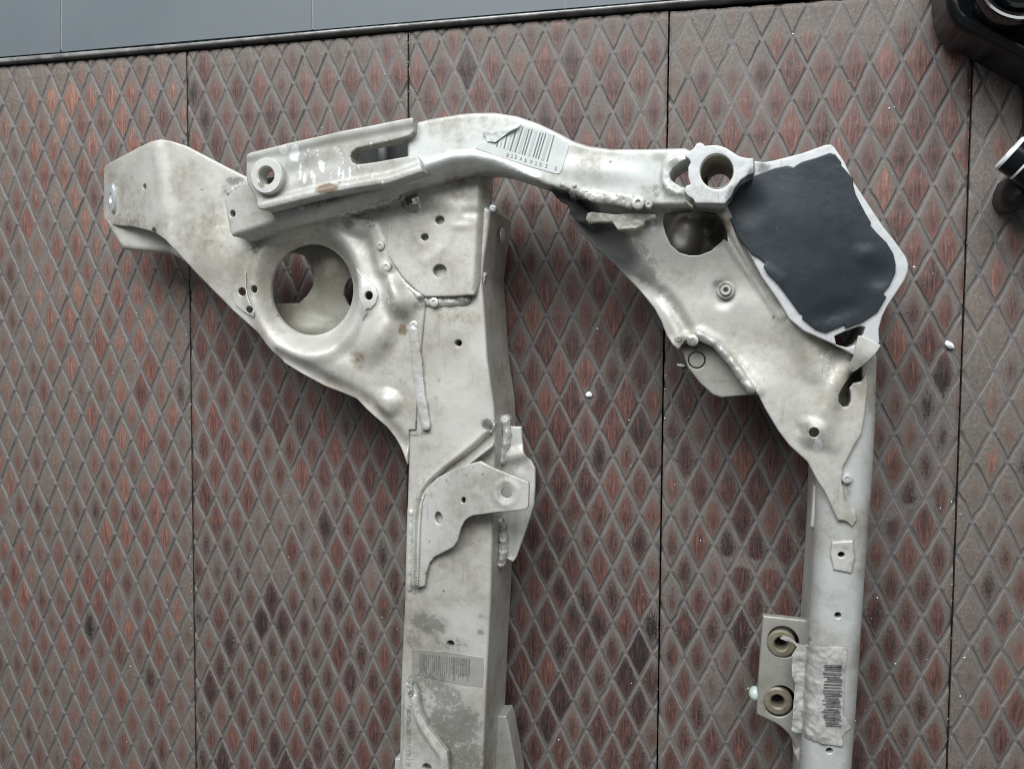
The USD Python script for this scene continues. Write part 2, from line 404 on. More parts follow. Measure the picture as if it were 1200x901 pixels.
tile_m = M('grey_tile', {
    'g': ('geometry', {}), 'n1': ('noise_texture', {'scale': 350.0, 'detail': 4.0, 'roughness': 0.7}), 'n2': ('noise_texture', {'scale': 9.0, 'detail': 3.0}), 'oi': ('object_info', {}),
    'r': ('rgb_ramp', {'ramp': [(0.3, (0.106, 0.124, 0.136)), (0.7, (0.122, 0.141, 0.153))]}), 's': ('map_range', {'range_type': 'smoothstep', 'from_min': 0.62, 'from_max': 0.74, 'to_min': 0.0, 'to_max': 0.35, 'clamp': True}),
    'mx': ('mix', {'color2': (0.3, 0.3, 0.3)}), 'rr': ('map_range', {'from_min': 0.3, 'from_max': 0.7, 'to_min': 0.52, 'to_max': 0.62}),
    'p': ('principled_bsdf', {})},
    [('g.position', 'n1.vector'), ('g.position', 'n2.vector'), ('n2.fac', 'r.fac'), ('n1.fac', 's.value'), ('s.result', 'mx.fac'), ('r.color', 'mx.color1'), ('mx.color', 'p.base_color'), ('n2.fac', 'rr.value'), ('rr.result', 'p.roughness')])
trim_m = plain('edge_trim_metal', (0.24, 0.245, 0.24), 0.3, 0.2, 0.45, 90, 0.1)

# the floor panels: red-brown boards with a pressed mesh pattern; attribute pad = (wear of the pad's middle, tone of the pad, dust)
panel_m = M('pressed_floor_board', {
    'g': ('geometry', {}), 'at': ('attribute', {'attribute': 'pad'}), 'sp': ('separate_color', {}),
    'mp': ('mapping', {'scale': (1.0, 0.09, 1.0)}), 'st': ('noise_texture', {'scale': 850.0, 'detail': 4.0, 'roughness': 0.7}),
    'n1': ('noise_texture', {'scale': 430.0, 'detail': 6.0, 'roughness': 0.85}), 'n2': ('noise_texture', {'scale': 60.0, 'detail': 5.0, 'roughness': 0.6}), 'n3': ('noise_texture', {'scale': 560.0, 'detail': 3.0, 'roughness': 0.7}),
    'wood': ('rgb_ramp', {'ramp': [(0.0, (0.016, 0.013, 0.013)), (0.2, (0.042, 0.024, 0.023)), (0.4, (0.092, 0.042, 0.038)), (0.58, (0.135, 0.062, 0.053)), (0.8, (0.205, 0.092, 0.068)), (1.0, (0.30, 0.155, 0.11))]}),
    'wt': ('math', {'math_type': 'multiply_add', 'value2': 2.1}), 'wt2': ('math', {'math_type': 'add', 'value2': -1.08}),
    'dusts': ('rgb_ramp', {'ramp': [(0.28, (0.070, 0.058, 0.052)), (0.5, (0.144, 0.123, 0.106)), (0.75, (0.270, 0.242, 0.204))]}),
    'groove': ('rgb_ramp', {'ramp': [(0.3, (0.098, 0.089, 0.083)), (0.7, (0.166, 0.152, 0.143))]}),
    # wear mask
    'a1': ('math', {'math_type': 'multiply_add', 'value2': 3.2, 'value3': -2.22}), 'a2': ('math', {'math_type': 'multiply_add', 'value2': 1.6}),
    'a3': ('math', {'math_type': 'add'}), 'a4': ('math', {'math_type': 'subtract'}),
    'mk': ('map_range', {'range_type': 'smoothstep', 'from_min': 0.0, 'from_max': 0.6, 'to_min': 0.06, 'to_max': 0.95, 'clamp': True}),
    'top': ('mix', {}), 'bv': ('map_range', {'range_type': 'smoothstep', 'from_min': 0.004, 'from_max': 0.026, 'to_min': 0.0, 'to_max': 0.8, 'clamp': True}), 'bvc': ('mix', {'color2': (0.215, 0.197, 0.190)}), 'gm': ('map_range', {'range_type': 'smoothstep', 'from_min': 0.04, 'from_max': 0.14, 'to_min': 0.0, 'to_max': 1.0, 'clamp': True}), 'all': ('mix', {}),
    'wsp': ('map_range', {'range_type': 'smoothstep', 'from_min': 0.70, 'from_max': 0.75, 'to_min': 0.0, 'to_max': 0.6, 'clamp': True}), 'fin': ('mix', {'color2': (0.42, 0.40, 0.38)}),
    'rr': ('map_range', {'from_min': 0.0, 'from_max': 1.0, 'to_min': 0.62, 'to_max': 0.42}),
    'hs': ('math', {'math_type': 'multiply_add', 'value2': 0.6}), 'b': ('bump', {'strength': 0.5, 'distance': 0.0010}),
    'p': ('principled_bsdf', {'specular_ior_level': 0.5})},
    [('at.color', 'sp.color'), ('g.position', 'mp.vector'), ('mp.vector', 'st.vector'), ('g.position', 'n1.vector'), ('g.position', 'n2.vector'), ('g.position', 'n3.vector'),
     ('st.fac', 'wt.value1'), ('sp.g', 'wt.value3'), ('wt.value', 'wt2.value1'), ('wt2.value', 'wood.fac'), ('n1.fac', 'dusts.fac'), ('n2.fac', 'groove.fac'),
     ('n1.fac', 'a1.value1'), ('st.fac', 'a2.value1'), ('a1.value', 'a2.value3'), ('a2.value', 'a3.value1'), ('sp.r', 'a3.value2'), ('a3.value', 'a4.value1'), ('sp.b', 'a4.value2'), ('a4.value', 'mk.value'),
     ('mk.result', 'top.fac'), ('dusts.color', 'top.color1'), ('wood.color', 'top.color2'), ('sp.r', 'gm.value'), ('gm.result', 'all.fac'), ('groove.color', 'bvc.color1'), ('sp.r', 'bv.value'), ('bv.result', 'bvc.fac'), ('bvc.color', 'all.color1'), ('top.color', 'all.color2'),
     ('n3.fac', 'wsp.value'), ('wsp.result', 'fin.fac'), ('all.color', 'fin.color1'), ('fin.color', 'p.base_color'), ('mk.result', 'rr.value'), ('rr.result', 'p.roughness'),
     ('n1.fac', 'hs.value1'), ('st.fac', 'hs.value3'), ('hs.value', 'b.height'), ('b.normal', 'p.normal')])

# ---------------------------------------------------------------- the floor of pressed boards
ASP = 2.0835
floor = thing('floor', kind='structure')


def uv(q):
    w = W(q, 0.0); return w[:, 0] / S, -w[:, 1] / (S * ASP)


def seam(u0, v0, u1, v1):                       # u of a seam as a function of v
    return lambda v: u0 + (u1 - u0) * (v - v0) / (v1 - v0)


seams = [seam(-24.3, -0.8, -24.7, 13.6), seam(-13.51, -0.76, -14.03, 13.58), seam(-3.85, -0.37, -4.25, 12.9), seam(5.98, -0.53, 5.68, 12.43), seam(15.80, -0.2, 15.54, 11.86), seam(25.6, 0, 25.3, 12)]
tops = [((0, 78.5), (216, 60.5)), ((218, 60.5), (477, 37.5)), ((478, 37), (783, 12.5)), ((785, 13.5), (1000, -1.5)), ((1143, -11), (1300, -24))]
offs = [(-15.162, 0.442), (-6.691, 0.031), (0.0, 0.0), (6.650, 0.490), (0.14, -0.09)]
dusty = [0.50, 0.28, 0.18, 0.26, 0.64]
tone0 = [0.74, 0.50, 0.48, 0.48, 0.58]
FLOOR_DUST = [(880, 660, 46, 7, 6, 0.8), (1050, 600, 50, 5, -20, 0.6), (650, 300, 30, 50, 30, 0.3), (840, 60, 60, 40, 0, 0.4), (690, 465, 14, 12, 0, 0.7), (330, 640, 60, 90, 20, 0.25), (730, 200, 40, 30, 0, 0.3), (680, 640, 8, 70, -15, 0.5), (70, 600, 50, 120, 0, 0.2), (850, 800, 40, 60, 0, 0.3)]  # scuffs and trodden dust
FLOOR_MARKS = [(10, 340, 22, 60, 0, 0.35), (1095, 480, 26, 70, 4, 0.38), (690, 730, 14, 90, -38, 0.22), (290, 80, 12, 30, 0, 0.25), (222, 100, 10, 40, 0, 0.3), (1085, 560, 30, 60, 0, 0.2)]  # old dark spills on the boards
T1 = np.array([0, .038, .052, .068, .085, .104, .15, .21, .30, .40, .5])
T1 = np.unique(np.r_[T1, 1 - T1])
VB = 15.6
for i in range(5):
    tq = np.array(tops[i]); tu, tv = uv(tq)
    vtop = lambda u: tv[0] + (tv[1] - tv[0]) * (u - tu[0]) / (tu[1] - tu[0])
    g = 0.030
    ul, ur = seams[i], seams[i + 1]
    corners = [(ul(vtop(tu[0])) + g, vtop(ul(0))), (ur(vtop(tu[1])) - g, vtop(ur(0))), (ur(VB) - g, VB), (ul(VB) + g, VB)]
    ou, ov = offs[i]
    umin, umax = ul(VB) - 1, ur(-1) + 1
    cells = []
    # cell (a, b): u = ou + (a + b) / 2, v = ov + (a - b) / 2
    for a in range(-80, 80):
        for b in range(-80, 80):
            uc, vc = ou + (a + b + 1) / 2, ov + (a - b) / 2
            if -2.2 < vc < VB + 0.6 and ul(vc) - 0.8 < uc < ur(vc) + 0.8: cells.append((a, b))
    r_ = np.random.default_rng(100 + i)
    ca = np.array(cells, float)
    A, B = np.meshgrid(T1, T1, indexing='ij'); A, B = A.ravel(), B.ravel(); n1 = len(T1)
    idx = np.arange(n1 * n1).reshape(n1, n1)
    quad = np.stack([idx[:-1, :-1], idx[:-1, 1:], idx[1:, 1:], idx[1:, :-1]], -1).reshape(-1, 4)
    tri = np.vstack([quad[:, [0, 1, 2]], quad[:, [0, 2, 3]]])
    aa, bb = ca[:, :1] + A, ca[:, 1:] + B
    e = np.minimum(np.minimum(A, 1 - A), np.minimum(B, 1 - B))              # distance to the mesh line, 0 .. 0.5
    prof = sm(0.038, 0.105, e)
    du, dv = (A + B - 1) / 2, (A - B) / 2
    el = np.sqrt((du / 0.30) ** 2 + ((dv - 0.03) / 0.37) ** 2)
    wearc = np.where(e < 0.045, 0, np.where(e < 0.080, 0.03, 0.14 + 0.86 * np.clip(1.08 - el, 0, 1) ** 0.9 * sm(0.080, 0.18, e)))
    u_, v_ = ou + (aa + bb) / 2, ov + (aa - bb) / 2
    x, y = u_ * S, -v_ * S * ASP
    # a little wobble of the pressed lines
    pnt = np.stack([x, y, np.zeros_like(x)], -1)
    wx = (meshkit.noise(pnt * 130, 5) - 0.5) * 0.0010; wy = (meshkit.noise(pnt * 130, 6) - 0.5) * 0.0014
    depth = 0.0014 * (0.72 + 0.5 * meshkit.noise(pnt * 28, 9 + i))
    fill = 1 - 0.55 * sm(0.62, 0.8, meshkit.noise(pnt * np.array([30, 22, 1]), 40 + i))
    pad_h = 0.00045 * (r_.random((len(ca), 1)) - 0.5)
    z = -depth * fill * (1 - prof) + prof * pad_h + 0.0005 * sm(0.12, 0.5, e) + (meshkit.noise(pnt * 700, 11) - 0.5) * 0.00022
    tone = np.clip(tone0[i] + 0.10 * r_.standard_normal((len(ca), 1)) - 0.45 * (r_.random((len(ca), 1)) < 0.012), 0.02, 1) + 0 * e
    big = meshkit.fbm(pnt * 9 + 3.7 * i, 3, 21) - 0.5
    dst = dusty[i] + 0.60 * big + 0.17 * r_.standard_normal((len(ca), 1))
    edge = np.minimum(u_ - ul(v_), ur(v_) - u_)
    lft = u_ - ul(v_)
    if i == 4: dst = dst + 0.5 * sm(1.2, 0.3, lft)
    dst = dst + 0.35 * sm(0.55, 0.12, edge)
    vt = v_ - (tv[0] + (tv[1] - tv[0]) * (u_ - tu[0]) / (tu[1] - tu[0]))
    dst = dst + (0.75 if i == 3 else 0.45) * sm(1.1 if i == 3 else 0.75, 0.15, vt + (0.1 * big))
    fq = PX(np.c_[x.ravel(), y.ravel(), 0 * x.ravel()])
    for (sx, sy, srx, sry, sang, sst) in FLOOR_MARKS:
        a_ = math.radians(sang); qx, qy = fq[:, 0] - sx, fq[:, 1] - sy
        ee = ((qx * math.cos(a_) + qy * math.sin(a_)) / srx) ** 2 + ((-qx * math.sin(a_) + qy * math.cos(a_)) / sry) ** 2
        tone = tone - (sst * np.clip(1.2 - ee, 0, 1)).reshape(x.shape)
    tone = tone - 0.10 * sm(5.0, 11.0, v_)
    for (sx, sy, srx, sry, sang, sst) in FLOOR_DUST:
        a_ = math.radians(sang); qx, qy = fq[:, 0] - sx, fq[:, 1] - sy
        ee = ((qx * math.cos(a_) + qy * math.sin(a_)) / srx) ** 2 + ((-qx * math.sin(a_) + qy * math.cos(a_)) / sry) ** 2
        dst = dst + (sst * np.clip(1.2 - ee, 0, 1)).reshape(x.shape)
    wear = np.broadcast_to(wearc, x.shape)
    V = np.stack([x + wx, y + wy, z], -1).reshape(-1, 3)
    Fq = (tri[None] + (np.arange(len(ca)) * n1 * n1)[:, None, None]).reshape(-1, 3)
    att = np.stack([wear, tone, dst], -1).reshape(-1, 3)
    # weld by position, clip to the board's outline
    key = np.round(V[:, :2] / 2e-5).astype(np.int64)
    _, first, inv = np.unique(key, axis=0, return_index=True, return_inverse=True); inv = inv.ravel()
    V, att, Fq = V[first], att[first], inv[Fq]
    cw = [np.array([u * S, -v * S * ASP]) for u, v in corners]
    for p0, p1 in zip(cw, cw[1:] + cw[:1]):
        t_ = (p1 - p0) / np.linalg.norm(p1 - p0); nrm = np.array([t_[1], -t_[0]])
        both = np.c_[V, att]
        dist = (V[:, :2] - p0) @ nrm
        ins = dist[Fq] >= 0
        keep = Fq[ins.all(1)]; part = Fq[ins.any(1) & ~ins.all(1)]
        new, nf = [], []
        base = len(V)
        for f in part:
            ring = []
            for k in range(3):
                i0, i1 = f[k], f[(k + 1) % 3]
                if dist[i0] >= 0: ring.append(i0)
                if (dist[i0] >= 0) != (dist[i1] >= 0):
                    s = dist[i0] / (dist[i0] - dist[i1]); ring.append(base + len(new)); new.append(both[i0] + s * (both[i1] - both[i0]))
            nf += [(ring[0], ring[k], ring[k + 1]) for k in range(1, len(ring) - 1)]
        both = np.vstack([both] + ([np.array(new)] if new else []))
        Fq = np.vstack([keep] + ([np.array(nf)] if nf else []))
        V, att = both[:, :3], both[:, 3:]
    used = np.unique(Fq); rm = np.full(len(V), -1); rm[used] = np.arange(len(used)); V, att, Fq = V[used], att[used], rm[Fq]
    # rounded, slightly ragged rim and the board's sides
    outl = Polygon(cw); dd = shapely.distance(outl.boundary, shapely.points(V[:, :2]))
    V[:, 2] -= 0.0011 * sm(0.0022, 0.0, dd) * (0.6 + 0.8 * meshkit.noise(np.c_[V[:, :2] * 240, np.zeros(len(V))], 31))
    ca_ = np.roll(np.array(cw), -1, 0)
    rim = np.vstack([p0 + (p1 - p0) * np.linspace(0, 1, 60, endpoint=False)[:, None] for p0, p1 in zip(cw, ca_)])
    nr_ = len(rim); k = np.arange(nr_); k2 = (k + 1) % nr_
    SV = np.vstack([np.c_[rim, np.full(nr_, -0.0009)], np.c_[rim, np.full(nr_, -0.014)]])
    SF = np.vstack([np.c_[k, k2, k2 + nr_], np.c_[k, k2 + nr_, k + nr_]])
    n0 = len(V)
    V = np.vstack([V, SV]); att = np.vstack([att, np.tile([0.3, 0.1, 0.5], (len(SV), 1))]); Fq = np.vstack([Fq, SF + n0])
    tm = trimesh.Trimesh(V, Fq, process=False)
    # smooth everywhere: the bevel rows keep the pads crisp
    put(floor + '/panel', tm, panel_m, True, attr=att, attr_name='pad')
gx = np.array([[-1.0, -0.9], [1.0, -0.9], [1.0, 0.6], [-1.0, 0.6]])
put(floor + '/underlay', trimesh.Trimesh(np.c_[gx, np.full(4, -0.016)], [[0, 1, 2], [0, 2, 3]], process=False), under_dark, False)

# ---------------------------------------------------------------- tiled floor beyond the boards
tiles = thing('tiled_floor', kind='structure')


def slab(px, ztop, thick, mat, path, ch=0.0008):
    m = sheet(px, ztop, t=thick, res=0.012, r=0.0); put(path, m, mat, 30)


zt = 0.004
l0 = lambda x: 67.3 + (51.0 - 67.3) * x / 200.0 if x < 205 else 50.6 - (x - 205) * (50.6 - 31.7) / 205.0 if x < 410 else 31.7 - (x - 410) * 0.0850
slab([(-140, 78), (70.3, l0(70) - 0.3), (71.0, -60), (-140, -60)], zt, 0.012, tile_m, tiles + '/tile')
slab([(72.2, l0(72) - 0.3), (365.3, l0(366) - 0.3), (364.8, -60), (72.6, -60)], zt, 0.012, tile_m, tiles + '/tile')
slab([(367.1, l0(366) - 0.3), (661, l0(661) - 0.3), (660, -70), (366.6, -60)], zt, 0.012, tile_m, tiles + '/tile')
slab([(663, l0(661) - 0.3), (960, l0(960)), (960, -70), (662, -70)], zt, 0.012, tile_m, tiles + '/tile')
slab([(-140, 76), (960, -14), (960, -65), (-140, -55)], zt - 0.0006, 0.010, grout_m, tiles + '/grout')
trim_top = [(x, l0(x) + 0.8) for x in (-140, 0, 100, 205, 300, 410, 600, 760, 960)]
trim_low = [(x, l0(x) + (6.2 if x < 150 else 5.6 - 0.001 * x)) for x in (960, 760, 600, 410, 300, 205, 100, 0, -140)]
put(tiles + '/edge_trim', sheet(trim_top + trim_low, 0.0052, t=0.012, res=0.004, r=0.0014, nr=4, rough=0.0008), trim_m, 60)

# ---------------------------------------------------------------- the car frame rails
# marks on the metal
STAINS['dark'] += [(672, 240, 40, 18, 30, 1.0), (690, 268, 20, 10, 40, 1.0), (715, 285, 62, 24, 42, 1.0), (690, 262, 30, 16, 20, 0.9), (755, 320, 26, 14, 42, 0.75), (745, 300, 40, 26, 42, 0.55), (838, 270, 14, 22, -10, 0.85), (815, 248, 44, 6, 0, 0.7), (745, 262, 40, 8, 0, 0.55), (835, 262, 22, 12, 20, 0.7),
    (843, 333, 11, 8, 0, 0.55), (806, 403, 16, 10, 20, 0.7), (848, 443, 28, 14, 45, 0.4), (790, 360, 26, 6, 48, 0.45), (775, 225, 30, 14, 10, 0.45), (775, 200, 6, 26, 15, 0.35),
    (380, 236, 40, 5, -10, 0.55), (445, 247, 50, 5, -12, 0.5), (408, 262, 10, 8, 0, 0.6), (432, 262, 12, 8, 0, 0.5), (492, 357, 12, 9, 0, 0.6), (548, 352, 9, 9, 0, 0.6), (475, 375, 6, 12, 0, 0.5),
    (571, 497, 8, 8, 0, 0.9), (500, 506, 8, 4, 0, 0.7), (490, 510, 14, 3, 0, 0.6), (488, 500, 2, 10, 0, 0.7),
    (502, 730, 30, 16, 15, 0.60), (530, 755, 26, 12, 10, 0.50), (485, 745, 14, 22, 0, 0.45), (500, 795, 30, 9, 0, 0.58), (522, 815, 34, 18, 20, 0.55), (540, 850, 34, 36, 10, 0.62), (548, 890, 26, 34, 0, 0.60), (510, 803, 24, 13, 0, 0.55), (518, 845, 18, 26, -30, 0.62), (520, 880, 24, 30, 0, 0.6), (490, 815, 12, 20, 0, 0.55),
    (478, 830, 7, 40, 0, 0.55), (493, 850, 10, 22, 20, 0.5), (500, 880, 8, 20, 0, 0.5), (487, 690, 16, 10, 0, 0.45), (543, 700, 30, 8, 0, 0.32), (520, 680, 16, 10, 0, 0.3),
    (150, 215, 16, 26, 10, 0.38), (160, 235, 18, 22, 0, 0.40), (134, 200, 12, 16, 0, 0.35), (150, 262, 34, 7, 5, 0.5), (245, 284, 8, 6, 0, 0.45), (240, 262, 24, 40, 0, 0.28), (192, 262, 8, 22, 0, 0.35), (275, 212, 14, 7, 0, 0.62), (265, 222, 6, 9, 0, 0.5),
    (340, 192, 30, 10, -14, 0.30), (372, 188, 26, 14, -14, 0.36), (360, 180, 40, 9, -14, 0.28), (955, 508, 26, 12, 0, 0.35), (945, 500, 12, 14, 0, 0.4), (993, 575, 7, 22, 0, 0.45), (987, 640, 14, 6, 0, 0.45), (1000, 655, 4, 14, 0, 0.4), (985, 700, 14, 10, 0, 0.35), (975, 560, 20, 30, 0, 0.25),
    (862, 228, 12, 20, 30, 0.7), (880, 205, 6, 12, 0, 0.7), (893, 197, 12, 8, 0, 0.62), (1000, 440, 8, 8, 0, 0.7), (440, 300, 10, 10, 0, 0.3), (537, 400, 8, 6, 0, 0.25), (600, 570, 30, 14, 0, 0.2),
    (925, 385, 30, 4, 55, 0.25), (885, 320, 46, 3, 56, 0.4)]
STAINS['brown'] += [(505, 240, 36, 20, -12, 0.30), (520, 300, 40, 40, 0, 0.22), (700, 205, 30, 10, 15, 0.22), (870, 420, 60, 40, 40, 0.25), (800, 330, 40, 20, 40, 0.28), (930, 470, 40, 40, 0, 0.25), (975, 600, 14, 40, 0, 0.25), (525, 600, 30, 40, 0, 0.22), (383, 221, 15, 7, -10, 1.1), (306, 216, 6, 4, 20, 0.75), (419, 421, 10, 16, -15, 0.62), (472, 386, 7, 9, 0, 0.85), (533, 213, 18, 9, 0, 0.62), (540, 222, 12, 18, 30, 0.45), (250, 270, 30, 40, 0, 0.32), (300, 250, 30, 10, -10, 0.3), (460, 440, 50, 60, 0, 0.25),
    (535, 372, 36, 9, 0, 0.45), (520, 360, 30, 8, 0, 0.4), (906, 372, 2.5, 2.5, 0, 1.1), (500, 320, 50, 60, 0, 0.22), (850, 262, 14, 10, 30, 0.6), (520, 662, 9, 5, 0, 0.5), (150, 256, 30, 8, 0, 0.5), (380, 320, 30, 30, 0, 0.4), (500, 570, 26, 40, 0, 0.30), (545, 540, 30, 30, 0, 0.2),
    (900, 825, 16, 14, 0, 0.5), (868, 245, 12, 10, 0, 0.35), (1000, 660, 6, 10, 0, 0.3), (430, 500, 40, 20, 40, 0.35), (850, 262, 10, 16, 40, 0.5)]
STAINS['pale'] += [(345, 180, 7, 12, 8, 0.8), (333, 176, 8, 6, -10, 0.6), (376, 192, 4, 12, -14, 0.65), (352, 200, 2.2, 12, 2, 0.75), (357, 210, 2.0, 10, 4, 0.75), (368, 212, 2.2, 10, 3, 0.8), (397, 203, 2.4, 10, 2, 0.75), (402, 205, 1.8, 9, 2, 0.7), (410, 203, 2.0, 9, 1, 0.65), (388, 207, 1.6, 8, 1, 0.7), (394, 175, 4, 5, 0, 0.5), (365, 204, 1.5, 8, 2, 0.6),
    (175, 190, 8, 26, 8, 0.35), (455, 470, 14, 14, 0, 0.35), (700, 210, 24, 8, 0, 0.3), (765, 265, 6, 8, 0, 0.6), (757, 255, 22, 4, 0, 0.5), (340, 400, 30, 10, 40, 0.3), (970, 430, 14, 30, 0, 0.35), (958, 520, 8, 9, 0, 0.6), (770, 345, 26, 8, 45, 0.35), (455, 355, 12, 22, -40, 0.35)]
STAINS['pale'] += [(rng.uniform(330, 470), rng.uniform(165, 215), rng.uniform(0.8, 1.6), rng.uniform(4, 9), rng.uniform(-6, 10), 0.6) for _ in range(26)]
STAINS['dark'] += [(rng.uniform(480, 570), rng.uniform(360, 700), rng.uniform(1.0, 2.0), rng.uniform(1.0, 2.4), 0, rng.uniform(0.5, 0.9)) for _ in range(34)]
STAINS['dark'] += [(rng.uniform(200, 470), rng.uniform(190, 480), rng.uniform(1.0, 2.4), rng.uniform(1.0, 2.4), 0, rng.uniform(0.4, 0.8)) for _ in range(46)]
STAINS['dark'] += [(rng.uniform(760, 1000), rng.uniform(300, 540), rng.uniform(1.0, 2.0), rng.uniform(1.0, 2.0), 0, rng.uniform(0.4, 0.8)) for _ in range(40)]
STAINS['dark'] += [(rng.uniform(470, 570), rng.uniform(715, 890), rng.uniform(3, 9), rng.uniform(3, 9), rng.uniform(0, 90), rng.uniform(0.3, 0.6)) for _ in range(26)]

base = W([(560, 450)], 0)[0]; base[2] = 0
car = thing('car_frame_section', 'worn off-white welded car frame section, two rails joined by an arm, lying on brown boards', 'car part', loc=base)


def part(name, mesh, mat, parent=None, smooth=35, label=None, marks=1.0):
    return put((parent or car) + '/' + name, mesh, mat, smooth, base, 'stain', label=label, marks=marks)


# ---- left rail -------------------------------------------------------------
ZB = 0.072
beam_out = [(500, 238), (566, 240), (575, 246), (572.5, 268), (567.5, 300), (564.5, 328), (567.5, 362), (571, 420), (578.8, 475), (580.5, 510), (580, 547), (577.5, 605), (575, 705), (572.5, 751), (570, 801), (566, 901), (562, 1000),
            (462, 1000), (467.5, 901), (470, 781), (473.8, 701), (478.8, 520), (479.5, 500), (484, 400), (480, 370), (482, 330), (490, 280)]
_n = [bump(537, 402, ZB, 9, 8, 0, -0.0006), ridge([(479, 700), (478, 600)], ZB, 0.004, 0.0008), bump(520, 640, ZB, 60, 200, 0, 0.0012), bump(540, 430, ZB, 40, 60, 10, -0.0008)]
beam_z = lambda xy: ZB + sum(f(xy) for f in _n) + 0.0012 * (meshkit.fbm(np.c_[xy * 22, 0 * xy[:, :1]], 2, 3) - 0.5)
rail = part('lower_rail', sheet(beam_out, beam_z, [ell(537, 402, 4, 3.8, n=14), ell(528, 754, 4.2, 3.4, 20, n=14)], zb=0.014, res=0.0024, r=0.0022), paint_cream)
part('weld_bead', bead([(500, 352), (520, 352), (545, 351)], ZB, 15, 0.0030, seed=3, amp=0.25), weld_pale, rail)
part('rivet', stud(508, 354, ZB + 0.0026, 5.6, 0.0022, 0.0007), paint_white, rail)
part('rivet', stud(484.5, 381, ZB + 0.0006, 5.4, 0.0022, 0.0003), paint_white, rail)
part('weld_bead', bead([(493, 351), (496, 349)], ZB, 13, 0.003, seed=5), weld_pale, rail)
part('side_clip', stud(577, 244, 0.066, 5, 0.003), zinc, rail)
# oval hole showing bright metal on the side wall of the rail
zw = np.array([W([(586.5, 276)], 0.045)[0]])[0]
ov_ = trimesh.creation.icosphere(2, 1.0); ov_.apply_scale([0.0012, 0.0056, 0.0066]); ov_.apply_translation(zw + np.array([0.0015, 0, 0])); part('side_boss', ov_, zinc, rail)

# gusset on top of the rail
ZT = 0.0775
tower_out = [(400, 250), (430, 238), (470, 226), (503, 213), (535, 205), (560, 199), (570, 199.5), (577, 208), (575, 235), (572, 268), (568, 300), (564, 333), (557, 346), (530, 347.5), (498, 348), (488, 341), (474, 328), (461, 310), (452, 295), (444, 278), (432, 268), (412, 262)]
_sd = side((561, 205), (553, 342), ZT)
_tf = [bump(540, 265, ZT, 16, 6, 0, 0.0008), ridge([(505, 235), (540, 245), (520, 290), (500, 305)], ZT, 0.007, 0.0007), bump(515, 258, ZT, 9, 8, 0, -0.0008), bump(497, 278, ZT, 8, 7, 0, -0.0006), ridge([(545, 249), (562, 249)], ZT, 0.004, -0.0010)]
tower_z = lambda xy: ZT + sum(f(xy) for f in _tf) - 0.0165 * sm(0.0, 0.0100, -_sd(xy)) + 0.001 * (meshkit.fbm(np.c_[xy * 26, 0 * xy[:, :1] + 4], 2, 3) - 0.5)
notch = [(467, 229.5), (481, 223), (487, 224), (492.5, 236), (493.5, 243.5), (487, 249), (479.5, 249), (473, 243.5), (469, 236)]
gus = part('tower_gusset', sheet(tower_out, tower_z, [ell(515, 258, 5.3, 4.9, n=18), ell(497.5, 278, 4.4, 4.0, n=16), ell(515, 317.5, 7.9, 7.5, n=22), notch], t=0.0035, res=0.0019, r=0.0012), paint_cream)
part('weld_bead', bead([(470, 330), (480, 338), (492, 346)], ZT - 0.003, 9, 0.003, seed=11), weld_pale, gus)
part('notch_tab', sheet([(469, 241), (489, 239), (491, 248), (478, 250)], 0.0755, t=0.001, r=0.0003, nr=1), paint_white, gus)
part('notch_tab', sheet([(466, 230), (480, 226), (483, 238), (469, 240)], 0.0735, t=0.001, r=0.0003, nr=1), dark_side, gus)
part('weld_bead', bead([(562, 338), (566, 322)], 0.068, 7, 0.0025, seed=12), weld_pale, gus)

# strut plate with the big collared hole and the horn
ZS = 0.074
strut_out = [(121.5, 197), (124, 193), (150, 179), (176, 166), (188, 163), (200, 165), (218, 171), (240, 182.5), (262, 194), (288, 207), (330, 230), (400, 228), (470, 226), (488, 260), (490, 330), (500, 345), (496, 380), (492, 420), (488, 480), (487, 504), (479, 504), (477, 545), (472.5, 532.5), (462.5, 512.5), (452.5, 500),
             (437.5, 487.5), (417.5, 467.5), (400, 460), (380, 452.5), (352.5, 437.5), (332.5, 425), (312.5, 405), (302.5, 391), (272.5, 364), (240, 331), (220, 310), (203, 292), (193, 281), (180, 272), (155, 266), (130, 264), (122, 258), (120.5, 245)]
_crease = side((183, 160), (193, 285), ZS)
hc = W([(365.6, 339.5)], ZS - 0.006)[0, :2]
hx, hy = 48 * ms(365, 340, ZS), 53.3 * ms(365, 340, ZS)


def collar(xy):
    d = xy - hc; e = np.sqrt((d[:, 0] / hx) ** 2 + (d[:, 1] / hy) ** 2); dd = (e - 1) * (hx + hy) / 2
    return -0.0115 * (1 - np.clip(dd / 0.0145, 0, 1)) ** 2 + 0.0026 * np.cos(np.clip((dd - 0.013) / 0.010, -1, 1) * np.pi / 2) ** 2


_sf = [bump(470, 352, ZS, 24, 30, -30, 0.010), bump(446, 392, ZS, 26, 52, 32, 0.0065), bump(462, 330, ZS, 16, 26, -30, 0.0065), ridge([(405, 256), (420, 263), (440, 266), (447, 285), (452, 312)], ZS, 0.0085, 0.0050, 0.002),
       bump(455, 472, ZS, 20, 18, 40, 0.0042, 1.6), ridge([(330, 420), (380, 447), (430, 474), (470, 520)], ZS, 0.010, -0.0035), bump(300, 352, ZS, 30, 26, 45, 0.002), bump(432, 348, ZS, 18, 26, 0, 0.0018, 2.0), bump(375, 420, ZS, 70, 26, 24, 0.0035),
       ridge([(291, 277), (310, 271), (360, 262), (399, 252)], ZS, 0.006, 0.002), ridge([(185, 175), (192, 225), (196, 285)], ZS, 0.010, 0.0010), bump(260, 300, ZS, 60, 60, 40, 0.003)]


